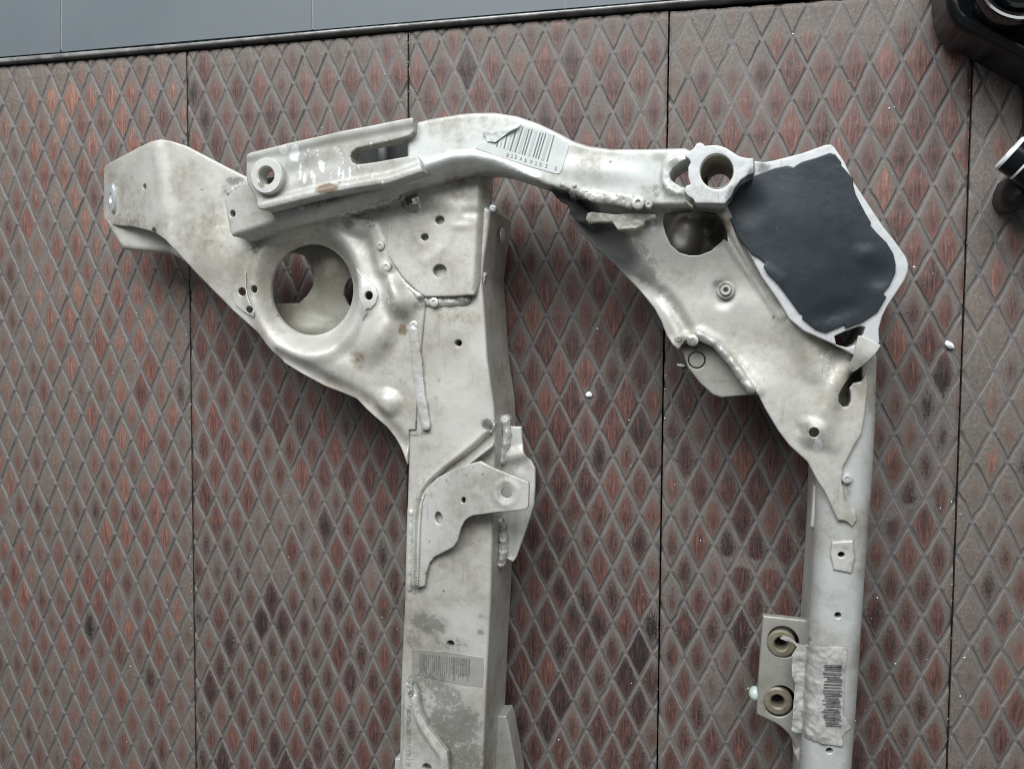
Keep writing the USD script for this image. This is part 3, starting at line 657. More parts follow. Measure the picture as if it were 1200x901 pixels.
def strut_z(xy):
    c = _crease(xy)
    drop = 0.42 * np.where(c > 0, np.sqrt(c * c + 0.008 ** 2) - 0.008, 0)
    return ZS + sum(f(xy) for f in _sf) + collar(xy) - drop + 0.0016 * (meshkit.fbm(np.c_[xy * 24, 0 * xy[:, :1] + 9], 2, 5) - 0.5)


sholes = [ell(365.6, 339.5, 48, 53.3, n=72), ell(283.5, 342, 4.6, 5.2, -20, n=16), ell(292, 363, 4.2, 4.6, -20, n=16), ell(297.5, 339, 4.0, 4.6, 0, n=7), ell(432, 346.5, 4.8, 5.4, n=16), ell(169.3, 219, 2.0, 3.4, n=12), ell(180, 270.5, 2.4, 3.0, n=10)]
strut = part('strut_plate', sheet(strut_out, strut_z, sholes, t=0.0028, res=0.0019, r=0.0013, rough=0.0003), paint_cream)
part('hole_bracket', sheet([(288, 318), (280, 326), (273, 337), (272, 347), (276, 358), (286, 366), (297, 372), (298, 366), (291, 352), (288, 338)], lambda xy: strut_z(xy) + 0.0014, [ell(283.5, 342, 4.4, 5.0, -20, n=16), ell(292, 363, 3.8, 4.2, -20, n=14)], t=0.001, res=0.0018, r=0.0006), paint_white, strut)
part('hole_bracket', sheet([(417, 314), (424, 322), (440, 336), (443, 346), (440, 356), (430, 366), (424, 376), (425, 360), (420, 345)], lambda xy: strut_z(xy) + 0.0012, [ell(432, 346.5, 4.6, 5.2, n=16), ell(431, 364, 3, 2, -30, n=10)], t=0.001, res=0.0018, r=0.0006), paint_white, strut)
for q in ((445, 288, 5.2), (452, 312.5, 5.8)):
    zz = float(strut_z(W([q[:2]], ZS)[:, :2])[0]); part('rivet', stud(*q[:2], zz - 0.0006, q[2], 0.0024, 0.0004), paint_cream, strut)
part('weld_bead', bead([(484, 388), (488, 420), (492, 460), (499, 499)], lambda xy: np.maximum(strut_z(xy), beam_z(xy)) + 0.0002, 11.5, 0.0009, seed=4, amp=0.04, wob=0.2), weld_blue, rail, marks=0.3)
zz = float(strut_z(W([(130.5, 232)], 0.055)[:, :2])[0])
rb = stud(130.5, 232, zz - 0.0007, 10.5, 0.0026, 0.0012, 28); ctr = rb.vertices.mean(0); rb.vertices = (rb.vertices - ctr) * [0.66, 1.5, 1] @ trimesh.transformations.rotation_matrix(-0.38, [0, 1, 0])[:3, :3].T + ctr + [0, 0, 0.0006]
part('horn_bolt', rb, zinc, strut)
part('weld_bead', bead([(297, 280), (320, 272), (350, 264), (380, 256), (399, 250)], lambda xy: strut_z(xy) - 0.0008, 9, 0.0034, seed=21, amp=0.3), weld_pale, strut)
part('rivet', stud(299, 291.5, ZS + 0.0006, 4.6, 0.0022, 0.0005), paint_grey, strut)
fl_z = lambda xy: 0.052 - 0.35 * np.clip(0.0 + side((122, 262), (196, 268), 0.055)(xy), 0, 0.03) * 0 - 0.30 * np.clip(-side((230, 285), (122, 262), 0.05)(xy), 0, 0.05)
part('horn_flange', sheet([(121, 256), (129, 272), (136, 283), (142.5, 292), (165, 294), (195, 295.5), (214, 306), (210, 296), (193, 275), (160, 262)], 0.050, t=0.020, res=0.003, r=0.004, nr=4), paint_cream, strut)

# lower cup seen through the hole
cup_holes = [[(298, 352), (296, 306), (329.6, 296.5), (345, 297), (356, 299.5), (362, 309), (367, 320), (366, 335), (359, 346), (350, 355), (323, 355.8)], [(409, 327), (404, 336), (402.6, 346), (407, 356), (414, 364), (428, 366), (428, 326)]]
cz = lambda xy: 0.040 + bump(395, 310, 0.04, 40, 50, 0, 0.010)(xy) + bump(360, 385, 0.04, 40, 20, 0, 0.006)(xy)
cup = part('strut_cup', sheet(ell(372, 338, 78, 80, n=60), cz, cup_holes, t=0.003, res=0.0022, r=0.0015), grime_paint)
# wall of the cup between plate and floor of the cup
cc, kk = W([(372, 338)], 0.05)[0], ms(372, 338, 0.05)
wall = trimesh.creation.revolve(np.array([(66 * kk, 0.041), (69 * kk, 0.041), (69 * kk, ZS - 0.004), (66 * kk, ZS - 0.004), (66 * kk, 0.041)]), sections=64)
if wall.volume < 0: wall.invert()
wall.apply_translation([cc[0], cc[1], 0])
part('cup_wall', wall, grime_paint, cup)

# bracket under the bush end of the arm
ZK = 0.094
brk_out = [(263, 233), (272, 224.5), (287, 214.5), (330, 205), (400, 185), (480, 170), (520, 165), (520, 206), (497, 214), (470, 228), (440, 240), (400, 251), (359, 262), (320, 272), (292, 282), (285, 280), (273, 277), (269, 270)]
_fold = side((273, 274), (490, 208), ZK)
brk_z = lambda xy: ZK - 1.5 * np.clip(np.sqrt(np.clip(_fold(xy), 0, 1) ** 2 + 0.0006 ** 2) - 0.0006, 0, 0.0165)
if float(_fold(W([(350, 200)], ZK)[:, :2])[0]) > 0:
    _f0 = _fold; _fold = lambda xy: -_f0(xy)
bk = part('bush_bracket', sheet(brk_out, brk_z, [ell(272.5, 250.5, 3.0, 4.0, n=14), [(404, 176), (420, 168), (486, 153), (492, 158), (492, 186), (486, 190), (420, 200), (408, 196)]], zb=0.066, res=0.0018, r=0.0010), paint_grey)
part('weld_bead', bead([(402, 246), (425, 240), (452, 232), (466, 227)], 0.082, 14, 0.0045, seed=31, amp=0.3, step=0.007), weld_pale, bk)
part('weld_bead', bead([(268, 226), (276, 221), (286, 217)], ZK - 0.002, 6, 0.0022, seed=32, amp=0.15), paint_white, bk)
part('rivet', stud(352, 241, ZK - 0.001, 4.5, 0.003), paint_white, bk)

# slotted channel
ZC = 0.107
ch_out = [(288, 186), (289, 181), (293, 178.8), (340, 167), (400, 153.5), (440, 146), (482, 137.6), (484.6, 139.5), (485, 154), (480, 159.3), (462, 164.5), (442, 168.8), (418, 174), (411.8, 179), (410.5, 184), (412.5, 190), (418, 192.8), (440, 189.8), (482, 182.3), (488, 183), (492, 187.5), (496.5, 202),
          (455, 216), (420, 220.5), (392.5, 225.5), (372, 230.5), (340, 238.5), (309, 246.5), (303.5, 245), (301, 240), (298, 229), (290, 216), (288, 206)]
_cf = [ridge([(306, 242), (340, 234), (372, 226.5), (420, 216.5), (455, 211), (492, 199)], ZC, 0.0045, 0.0026, 0.001), ridge([(293, 182), (340, 171), (400, 157.5), (483, 141.5)], ZC, 0.0045, 0.0016, 0.001), bump(350, 200, ZC, 60, 14, -14, -0.0010)]
ch_z = lambda xy: ZC + sum(f(xy) for f in _cf) + 0.0012 * (meshkit.fbm(np.c_[xy * 40, 0 * xy[:, :1] + 2], 2, 6) - 0.5)
chan = part('slotted_channel', sheet(ch_out, ch_z, [ell(311, 206, 12, n=26)], zb=0.0955, res=0.0017, r=0.0010, rnd=0.0008), paint_grey)
part('bush_ring', ringm(311.5, 206, ZC + 0.0055, 20.2, 9.8, 0.012, ch=0.0009), paint_white, chan)
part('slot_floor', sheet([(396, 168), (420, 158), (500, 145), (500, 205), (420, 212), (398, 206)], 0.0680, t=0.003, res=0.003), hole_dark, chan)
part('slot_rod', sheet([(440, 150), (450, 149), (453, 205), (443, 206)], 0.0800, t=0.004, r=0.0025, nr=3, res=0.0015), dark_side, chan)

# curved arm
ZA = 0.101
arm_out = [(476, 165), (477, 150), (486, 143.2), (503, 139), (520, 136), (538, 133), (555, 131.7), (580, 131.5), (605, 135.5), (630, 144), (655, 156), (672, 165), (690, 170.5), (715, 174), (752.5, 174.5), (803, 173), (818, 180), (815, 236), (805, 240), (790, 240.5), (765, 240), (740, 238), (712, 235), (685, 230), (668, 226), (655, 222.5), (642, 217.5),
           (630, 213.5), (605, 205.5), (590, 201), (575, 199), (555, 202.5), (535, 208), (502, 216), (478, 222), (477, 195)]
arm_fold = LineString(W([(440, 212), (478, 201), (502, 195.5), (530, 186.5), (555, 184.8), (580, 190), (605, 200), (630, 212), (655, 222)], ZA)[:, :2])
afx = Polygon(W([(420, 212), (478, 201), (502, 195.5), (530, 186.5), (555, 184.8), (580, 190), (605, 200), (630, 212), (655, 222), (660, 300), (420, 300)], ZA)[:, :2])
_af = [ridge([(500, 193), (530, 183.5), (555, 182), (580, 187), (600, 195), (630, 209)], ZA, 0.003, 0.0014), ridge(ell(796, 206, 17, 20, 10, n=18)[:-1], ZA, 0.004, 0.0026), ridge([(772, 190), (775, 230)], ZA, 0.006, -0.0010), bump(700, 200, ZA, 70, 20, 10, 0.0012)]
arm_low = lambda xy: np.where(shapely.contains_xy(afx, xy[:, 0], xy[:, 1]), shapely.distance(arm_fold, shapely.points(xy)), 0)
arm_z = lambda xy: ZA + sum(f(xy) for f in _af) - 0.023 * sm(0.0, 0.014, arm_low(xy)) - 0.0055 * sm(-0.002, 0.004, -side((487, 140), (497, 205), ZA)(xy)) * 0
loop = [(785, 204), (789, 197), (797, 191), (804, 187), (811, 186), (811, 219), (805, 220), (798, 218.5), (790, 214), (786, 210)]
arm = part('curved_arm', sheet(arm_out, arm_z, [loop], zb=0.066, res=0.0018, r=0.0026, nr=5), paint_pale)
part('weld_bead', bead([(682, 226), (700, 229.5), (720, 232), (738, 235)], ZA - 0.0008, 15, 0.0026, step=0.0026, seed=41, amp=0.35, wob=0.2), weld_pale, arm)
part('rivet', stud(747.5, 237, ZA - 0.001, 8, 0.0030, 0.0014, 24), weld_pale, arm)
part('rivet', stud(760, 239.5, ZA - 0.003, 5, 0.0035, 0.0008), paint_grey, arm)
part('weld_bead', bead([(660, 217), (668, 222), (673, 229)], ZA - 0.003, 10, 0.004, seed=42, amp=0.2), weld_pale, arm)
part('rivet', stud(673, 217, ZA - 0.0005, 2.4, 0.002), zinc, arm)
part('rivet', stud(715, 188.5, ZA, 2.2, 0.0009), zinc, arm)
part('clip', sheet([(803, 230), (813, 241), (812, 246), (802, 237)], ZA + 0.002, t=0.004, r=0.0015, nr=3, res=0.0012), paint_grey, arm)
# torn sticker with bars and digits
zl = lambda xy: arm_z(xy) + 0.0004
lab_out = [(557.5, 174), (561, 168), (571, 167.5), (580, 167.5), (592, 158), (611, 146.3), (640, 153.5), (650, 158), (666, 170), (665.5, 176), (659, 197.5), (656, 203), (652, 204), (620, 195), (580, 182)]
lab = part('sticker', sheet(lab_out, lambda xy: arm_z(xy) + 0.00045, t=0.0004, res=0.0015, r=0.0001, nr=1), paper_white, arm, label='torn white barcode sticker')
Zq = lambda x, y: (555 + x / 10.0, 130 + y / 10.0)


def barm(a, b, w, dz, zfun):
    a, b = np.array(a, float), np.array(b, float); t = (b - a) / np.linalg.norm(b - a); n = np.array([-t[1], t[0]]) * w / 2
    q = np.array([a + n, a - n, b - n, b + n]); xy = solve(q, zfun); z = zfun(xy) + dz
    v = np.vstack([np.c_[xy, z], np.c_[xy, z - 0.0002]])
    f = [[0, 1, 2], [0, 2, 3], [4, 6, 5], [4, 7, 6]] + [[i, i + 4, (i + 1) % 4] for i in range(4)] + [[(i + 1) % 4, i + 4, (i + 1) % 4 + 4] for i in range(4)]
    m = trimesh.Trimesh(v, f, process=False); m.fix_normals(); return m


bars = [((290, 360), (272, 420), 13), ((395, 290), (358, 445), 14), ((500, 230), (430, 470), 15), ((580, 190), (488, 485), 14), ((655, 215), (570, 510), 12), ((690, 220), (598, 520), 13), ((785, 255), (700, 545), 13), ((817, 260), (730, 555), 12), ((850, 265), (760, 565), 12), ((945, 290), (860, 600), 11)]
part('barcode', join(*[barm(Zq(*a), Zq(*b), w / 10, 0.00075, arm_z) for a, b, w in bars]), ink, lab, False)
pale_bars = [((340, 330), (312, 430), 16), ((450, 262), (395, 458), 18), ((545, 212), (458, 478), 14), ((620, 205), (530, 497), 30), ((735, 240), (648, 532), 34), ((895, 280), (808, 582), 34)]
part('barcode_shading', join(*[barm(Zq(*a), Zq(*b), w / 10, 0.00065, arm_z) for a, b, w in pale_bars]), ink_pale, lab, False)


def letters(text, px, py, hpx, angpx, zfun, dz, depth=0.0003):
    c = solve([(px, py)], zfun)[0]; k = ms(px, py, float(zfun(np.array([c]))[0]))
    m = meshkit.text_mesh(text, hpx * k, depth); a = -math.radians(angpx)
    m.apply_transform(trimesh.transformations.rotation_matrix(a, [0, 0, 1])); m.apply_translation([c[0], c[1], float(zfun(np.array([c]))[0]) + dz]); return m


dig = []
for ch, x, y in (('8', 380, 535), ('1', 430, 545), ('2', 475, 555), ('4', 535, 575), ('2', 590, 595), ('9', 655, 612), ('1', 712, 630), ('0', 765, 645), ('3', 832, 663), ('2', 945, 690)):
    dig.append(letters(ch, *Zq(x, y), 4.0, 16, arm_z, 0.0006))
part('digits', join(*dig), plain('digit_ink', (0.42, 0.44, 0.43), 0.7, 0, 0.2, 500), lab, False)
curl = [(564, 156), (569, 153), (577, 157), (590, 150), (602, 147.5), (611.5, 145.8), (606, 150), (596, 155), (587, 162), (580, 167), (573, 166), (570.5, 166), (569, 160)]
part('torn_edge', sheet(curl, lambda xy: arm_z(xy) + 0.0012 + 0.0030 * (meshkit.fbm(np.c_[xy * 200, 0 * xy[:, :1] + 3], 2, 8) - 0.3), t=0.0004, res=0.0007, r=0.0001, nr=1), paper_white, lab, 25)

# ring boss between arm and box
ZR = 0.108
boss_out = [(803, 181), (813, 174), (816, 168.5), (820, 167), (824, 168.5), (826, 171), (840, 170), (850, 173), (858, 178), (866, 183), (873, 185), (883, 185.5), (883.5, 203), (876, 205.5), (868, 211), (861, 221), (857, 230), (850, 238.5), (832, 238), (815, 238), (812, 233), (806, 229.5), (802, 224), (804, 218), (809, 216), (806.5, 207), (806.5, 196), (809.5, 190), (807, 186), (803, 184)]
boss = part('ring_boss', sheet(boss_out, ZR, [ell(840, 201, 19.6, 20.8, n=48)], zb=0.080, res=0.0016, r=0.0006, nr=2, rough=0.0005), bare_white)
part('bush_ring', ringm(842.5, 211.5, 0.055, 19.5, 13.6, 0.020), bush_metal, boss)
part('boss_sleeve', ringm(840, 201.3, ZR - 0.0006, 21.5, 19.0, 0.05, low=0.045), grime_paint, boss)

# ---- right side ------------------------------------------------------------
ZG = 0.0735
g_out = [(646, 224), (655, 224), (690, 232), (740, 236), (805, 238), (850, 236), (858, 252), (882, 300), (907, 338), (931, 374), (962, 396), (978, 408), (995, 412), (1003, 406), (1010, 397), (1032, 405), (1026, 414), (1018, 422), (1009, 430), (1000, 436), (993, 446), (986.5, 456), (983, 463), (983, 471), (988, 477), (994, 476), (997, 470), (997, 462), (995.5, 455), (1000, 449), (1010, 446.5), (1014, 438), (1017, 440), (1017.5, 452), (1014, 485),
         (1010, 508), (1000, 525), (989, 546), (986.5, 566), (992, 585), (1003, 600), (1004.5, 610), (999, 617), (991.5, 611), (988, 610), (982, 610), (976, 598), (971, 586), (966, 576), (957, 562), (946, 541), (936, 532), (925, 522), (912, 505), (897, 480), (889, 464), (880, 453), (862, 432), (845, 414), (828, 402), (812, 396), (803, 400), (795, 410), (788, 404), (781, 393), (775, 377), (767, 362), (756, 348), (745, 335.5), (720, 311), (697, 290), (680, 272), (664, 253), (668, 246), (664, 238), (652, 232)]
_gf = [ridge([(838, 258), (853, 286), (866, 306), (890, 338), (915, 374)], ZG, 0.0022, 0.0020), ridge([(846, 254), (862, 284), (875, 306), (898, 338), (920, 370)], ZG, 0.0022, 0.0026), ridge([(862, 262), (900, 325)], ZG, 0.003, -0.0012), ridge([(776, 345), (790, 362), (803, 385)], ZG, 0.007, -0.0038),
       ridge([(930, 378), (950, 412), (965, 450), (958, 490)], ZG, 0.014, 0.0035), bump(848, 345, ZG, 18, 22, 0, -0.0022, 1.5), ridge([(822, 391), (840, 402), (860, 425), (888, 458)], ZG, 0.006, 0.002), bump(953, 508, ZG, 28, 22, 30, 0.005, 1.2), bump(938, 503, ZG, 10, 12, 0, -0.002), ridge([(1000, 425), (985, 445), (972, 480), (975, 520)], ZG, 0.009, 0.0022),
       ridge([(993, 550), (997, 585), (1000, 612)], ZG, 0.005, -0.0016), bump(870, 400, ZG, 70, 50, 45, -0.003), ridge([(690, 300), (760, 345), (780, 390)], ZG, 0.010, -0.0022), bump(700, 280, ZG, 40, 22, 42, -0.0035), bump(800, 280, ZG, 40, 40, 0, 0.0025), ridge([(1005, 400), (1030, 407)], ZG, 0.006, 0.002)]
tube_flat = ZG


_gt = dist_line(W([(640, 222), (690, 234), (740, 240), (860, 244)], ZG)[:, :2]); _gtop = lambda xy: _gt(xy)


def gz(xy):
    q = side((1000, 430), (1000, 620), ZG)
    return ZG + 0.013 * sm(0.055, 0.0, _gtop(xy)) + sum(f(xy) for f in _gf) - 0.004 * sm(0.0, 0.12, -side((1000, 560), (700, 300), ZG)(xy)) * 0 + 0.0016 * (meshkit.fbm(np.c_[xy * 30, 0 * xy[:, :1] + 1], 2, 15) - 0.5)


recess = [(778, 250), (777, 262), (780, 274), (786, 287), (796, 296), (808, 299.5), (820, 299), (833, 294), (843, 285.5), (848, 280), (853, 283.5), (852, 272), (846, 258), (840, 249), (820, 246), (795, 246)]
g = part('joint_plate', sheet(g_out, gz, [recess, ell(954, 507, 6.0, 5.8, n=20)], t=0.0028, res=0.0019, r=0.0011, rough=0.0003), paint_cream)
part('weld_bead', bead([(816, 391), (838, 402), (858, 424), (880, 456)], gz, 12, 0.0028, step=0.009, seed=51, amp=0.12, wob=0.12), weld_pale, g)
part('rivet', stud(811.5, 399, ZG + 0.001, 7.2, 0.003, 0.0005), paint_white, g)
part('rivet', stud(794.5, 397, ZG - 0.001, 4.5, 0.0016, 0.0003), paint_grey, g)
zz = float(gz(W([(850.5, 340)], ZG)[:, :2])[0])
part('bolt', join(ringm(850.5, 340, zz + 0.004, 10.5, 6.8, 0.007), ringm(850.5, 340, zz + 0.0062, 6.6, 2.6, 0.008), stud(850.5, 340, zz - 0.002, 9.5, 0.004)), paint_grey, g)
part('rivet', stud(993, 561, gz(W([(993, 561)], ZG)[:, :2])[0] - 0.0003, 6.2, 0.0016, 0.0006), paint_blue, g)
part('rivet', stud(998, 416, ZG + 0.001, 6.5, 0.0022, 0.0004), paint_white, g)
put(g + '/scraped_strip', sheet([(686, 257), (688, 250), (693, 248), (722, 251), (745, 249), (768, 251), (769, 255), (756, 258), (754, 264), (745, 268), (724, 269.5), (717, 260), (700, 260.5), (690, 262)], lambda xy: gz(xy) + 0.007, t=0.007, res=0.0012, r=0.001, rough=0.003), paint('scraped_cream', (0.70, 0.68, 0.60), amount=0.7, bumpy=0.6), 35, base)
part('burnt_flap', sheet([(643, 222.5), (650, 221), (660, 225), (672, 232), (684, 243), (700, 256), (704, 264), (694, 270), (684, 262), (676, 258), (668, 246), (664, 240), (656, 236), (652, 229)], lambda xy: gz(xy) + 0.0035 + 0.004 * (meshkit.fbm(np.c_[xy * 130, 0 * xy[:, :1]], 2, 44) - 0.5), t=0.0016, res=0.0014, r=0.0005, nr=2), paint_grey, g)
# recess under the ring: domed sleeve and dark bottom
rz = lambda xy: 0.046 + bump(799, 276, 0.068, 24, 36, 10, 0.029, 2.2)(xy) + bump(812, 268, 0.05, 22, 20, 0, 0.008)(xy)
part('recess_cup', sheet(ell(815, 268, 52, 46, n=40), rz, t=0.003, res=0.002, r=0.001), paint_cream, g)
part('recess_lug', sheet([(823, 270), (834, 266), (836, 274), (828, 278)], 0.064, t=0.006, res=0.002, r=0.002, nr=3), paint_cream, g)
# lower tab behind the bead
part('lower_tab', sheet([(797, 406), (815, 398), (845, 412), (890, 458), (888, 463), (880, 463), (845, 466), (835, 462.5), (820, 449), (806, 431)], 0.066, [ell(816.5, 422, 10.2, 10.2, n=28)], t=0.003, res=0.002, r=0.0012), dirty_olive, g)
part('tab_plug', stud(816.5, 421.8, 0.0625, 9.3, 0.0030, 0, 28, 0.12), dirty_olive, g)

# box section and black sealer pad
ZX = 0.084
box_out = [(849, 240), (858, 228), (866, 214), (878, 205), (884, 203), (884, 188.5), (895, 190), (907, 188), (940, 179.5), (968, 169.5), (974, 169.3), (978.5, 173), (990, 190), (1000, 212), (1017, 238), (1035, 265), (1050, 284), (1062, 301), (1065, 310), (1064, 319), (1060, 329), (1052, 341), (1040, 359), (1034, 371), (1030, 386), (1031, 402), (1016, 414), (1000, 416), (978, 404), (958, 395), (942, 388), (925, 374), (912, 352), (893, 325), (880, 301), (868, 277), (858, 256), (853, 247)]
tri_hole = [(978, 394), (990, 388.5), (1008, 382), (1013.6, 383.5), (1012, 391), (1002, 404), (994, 407.5), (980, 404)]
bx = part('box_section', sheet(box_out, ZX, [tri_hole], zb=0.024, res=0.0024, r=0.0009, rough=0.0005), bare_white)
pad_out = [(852, 243), (859, 229), (866, 218.5), (876, 210), (890, 203.5), (908, 197), (922.5, 194), (930, 196), (934, 193), (940, 189.5), (956, 185), (972.5, 179), (979, 181), (986, 190), (986, 194), (990, 198), (1000, 210), (1000, 217), (1003, 228), (1014, 249), (1021, 261), (1020, 264), (1027, 272), (1039, 284), (1047, 297), (1050, 310), (1049.5, 320), (1043, 334), (1035, 344), (1039, 348), (1029, 365), (1011, 377), (991, 384.5), (990, 380), (968, 389.5), (956, 386), (946, 378), (940, 373), (941, 369), (936, 366), (926, 352), (911, 332), (906, 327), (899, 320), (895, 312), (897, 308), (889, 302), (881, 298), (866, 280), (860, 266), (851, 253)]
_pf = [bump(1028, 322, ZX, 26, 24, 30, -0.0012), bump(980, 365, ZX, 40, 18, -20, -0.0010), bump(930, 250, ZX, 60, 50, 0, 0.0006), bump(880, 245, ZX, 26, 30, 0, -0.0010), ridge([(896, 316), (913, 328)], ZX, 0.007, 0.0006), bump(1012, 298, ZX, 20, 16, 0, 0.0007)]
pad_z = lambda xy: ZX + 0.0020 + sum(f(xy) for f in _pf) + 0.0006 * (meshkit.fbm(np.c_[xy * 22, 0 * xy[:, :1] + 7], 2, 25) - 0.5)
part('torn_flap', sheet([(1006, 393), (1014, 395), (1032.5, 404.5), (1028, 412), (1020, 421), (1009, 430), (998, 438), (993, 432), (1000, 418), (1003, 404)], lambda xy: 0.0862 - 0.010 * sm(0.0, 0.03, side((1032, 404), (1000, 392), 0.085)(xy) * 0 + np.hypot(*(xy - W([(1020, 400)], 0.085)[0, :2]).T) - 0.006), t=0.0018, res=0.0018, r=0.0005), paint_white, bx)
part('sealer_pad', sheet(pad_out, pad_z, t=0.004, res=0.0019, r=0.0006), pad_black, bx, label='black sealing pad')

# right rail tube
ZTB = 0.0705
tube_out = [(952, 500), (957, 560), (955.5, 610), (952, 680), (948.5, 726), (944, 800), (939, 876), (934, 1000), (992, 1000), (998.5, 901), (1002.5, 851), (1007.5, 776), (1012.5, 700), (1014.5, 670), (1020, 600), (1023.5, 550), (1026, 500), (1028.5, 420), (1024, 405), (990, 408), (962, 440)]
tube_poly = Polygon(W(tube_out, ZTB - 0.008)[:, :2])
RT = 0.012
drop_t = lambda xy: np.where(shapely.contains_xy(tube_poly, xy[:, 0], xy[:, 1]), RT - np.sqrt(np.maximum(RT ** 2 - (RT - np.minimum(shapely.distance(tube_poly.boundary, shapely.points(xy)), RT)) ** 2, 0)), RT)
key_hole = [(1010, 429), (1000, 435), (993, 445), (986.5, 455), (982, 463), (982, 472), (988, 478), (995, 477), (998, 470), (998, 462), (997, 455), (1001, 450), (1011, 447)]
t_holes = [key_hole, ell(986, 650, 4.2, 3.4, n=14), ell(982, 721, 4.0, 3.4, n=14), ell(972, 879.5, 4.2, 3.2, n=14)]
tube = part('upper_rail', sheet([tuple(x) for x in PX(np.c_[np.asarray(tube_poly.exterior.coords)[:-1], np.full(len(tube_out), ZTB)])], lambda xy: np.full(len(xy), ZTB), t_holes, zb=0.0012, res=0.0022, r=RT, nr=7), paint_blue)
part('neck_inner', sheet([(972, 424), (1018, 424), (1018, 486), (972, 486)], 0.052, t=0.003, res=0.003), grime_paint, tube)
part('nut_plate', sheet([(975, 635), (1000, 633), (1002, 655), (998, 672), (977, 668), (973, 650)], ZTB + 0.0016, [ell(986, 650, 4.0, 3.2, n=14)], t=0.003, res=0.002, r=0.0012), paint_white, tube)
part('side_lip', sheet([(953, 570), (957.5, 569), (957, 600), (954, 619), (950, 617), (952, 590)], 0.056, t=0.010, res=0.002, r=0.001), paint_white, tube)
part('solder_blob', stud(954, 750, 0.058, 6.5, 0.007, 0, 20, 0.6), steel, tube)
part('solder_blob', bead([(944, 880), (950, 892), (957, 903)], 0.060, 9, 0.004, seed=61, amp=0.1), weld_pale, tube)
part('notch', sheet([(940, 872), (930, 882), (940, 905), (948, 900)], 0.05, t=0.02, r=0.002, res=0.003), paint_grey, tube)
# bracket with two bushes on the left of the tube
ZBK = 0.048
bb = part('bush_plate', sheet([(894, 721), (915, 723), (946.5, 726.5), (950, 760), (945, 890), (938, 886), (931, 872), (925, 861), (918, 854), (910, 848), (886.5, 837), (888, 800), (891, 760)], ZBK, [ell(918, 752, 19.5, 17.5, 40, n=36), ell(914, 821.5, 18.0, 18.5, 40, n=36)], t=0.005, res=0.0024, r=0.0014), dirty_olive, tube)
for q in ((915.5, 754.5), (911.5, 822.0)):
    rg = ringm(*q, ZBK + 0.0012, 16.6, 7.6, 0.014, ch=0.0012); part('bush_ring', rg, bush_metal, bb)
    part('bush_core', ringm(*q, ZBK - 0.010, 7.5, 2.0, 0.01, ch=0.0005), hole_dark, bb)
part('bush_backing', sheet([(900, 728), (940, 732), (936, 850), (896, 838)], 0.030, t=0.004, res=0.004), hole_dark, bb)
nb = trimesh.creation.icosphere(2, 1.0); nb.apply_scale([0.004, 0.005, 0.005]); nb.apply_translation(W([(884.5, 812)], 0.043)[0]); part('side_nub', nb, plain('pale_green_plastic', (0.5, 0.58, 0.54), 0.4), bb)
# crumpled label
wl_out = [(928, 768), (934, 758), (929, 752), (921, 751), (914, 748), (918, 744), (926, 747), (933, 753), (942, 756), (955, 756.5), (975, 757), (992.5, 758), (992, 770), (990, 785), (989, 810), (988, 838), (992, 842), (997, 852), (990, 858), (987, 862), (988, 874), (970, 872), (950, 866), (932, 858), (927.5, 855), (929, 840), (930, 822), (932, 800), (928, 792)]
lbl_z = lambda xy: np.maximum(ZTB - drop_t(xy), ZBK + 0.003) + 0.0008
_cr = lambda xy: 0.0018 * np.abs(2 * meshkit.fbm(np.c_[xy * np.array([110, 170]), 0 * xy[:, :1] + 2], 3, 71) - 1) + 0.0007 * meshkit.fbm(np.c_[xy * 500, 0 * xy[:, :1]], 2, 72)
flat_part = Polygon(W([(966, 784), (989, 780), (987, 856), (963, 850)], ZTB)[:, :2])
wl_z = lambda xy: lbl_z(xy) + _cr(xy) * (0.12 + 0.88 * sm(0, 0.006, shapely.distance(flat_part, shapely.points(xy))))
wl = part('crumpled_label', sheet(wl_out, wl_z, t=0.0005, res=0.0010, r=0.0001, nr=1), paper_grey, tube, 28, label='crumpled grey barcode label')
rb_ = np.random.default_rng(17); bl = []; y = 778.0
while y < 850:
    w = rb_.choice([1.0, 1.5, 2.4, 4.5], p=[0.35, 0.3, 0.2, 0.15])
    xa, xb = 966 - (y - 778) * 0.03 + rb_.uniform(-1.5, 4), 987.5 - (y - 778) * 0.02 + rb_.uniform(-4, 0.5)
    for c0, c1 in ((xa, xb),):
        if c1 - c0 > 1.5: bl.append(barm((c0, y + w / 2 + rb_.uniform(-.2, .2)), (c1, y + 0.6 + w / 2), w, 0.0009, wl_z))
    y += w + rb_.choice([0.9, 1.4, 2.2])
part('barcode', join(*bl), plain('worn_ink', (0.13, 0.13, 0.125), 0.7, 0, 0.7, 260), wl, False)

# ---- brackets on the left rail ----------------------------------------------
tb_z0 = side((520, 560), (520, 700), ZB)
tb_z = lambda xy: ZB + 0.004 + 0.011 * sm(-0.005, 0.05, (xy[:, 0] - W([(500, 600)], ZB)[0, 0])) + ridge(ell(593.5, 577.5, 13, 14, n=20), 0.086, 0.003, 0.0009)(xy)
tb = part('tab_bracket', sheet([(490, 590), (497, 574), (512, 560), (535, 548), (560, 541), (563, 540.5), (580, 549), (600, 557), (619, 564.5), (620, 569), (619, 594), (616, 597), (598, 599), (580, 600.5), (555, 604), (549, 606.5), (544, 611), (540, 619), (536, 634), (531, 641), (521, 646.5), (510, 652), (503, 660), (499.5, 672), (497.5, 687), (488, 689), (488, 640)], tb_z,
    [ell(593.5, 577.5, 6.4, 6.4, n=22), ell(543, 586, 2.4, 3.6, 10, n=14), ell(514, 607, 4.2, 7.4, -10, n=18)], t=0.0024, res=0.0019, r=0.0009), paint_white)
hz = lambda xy: np.full(len(xy), ZB)
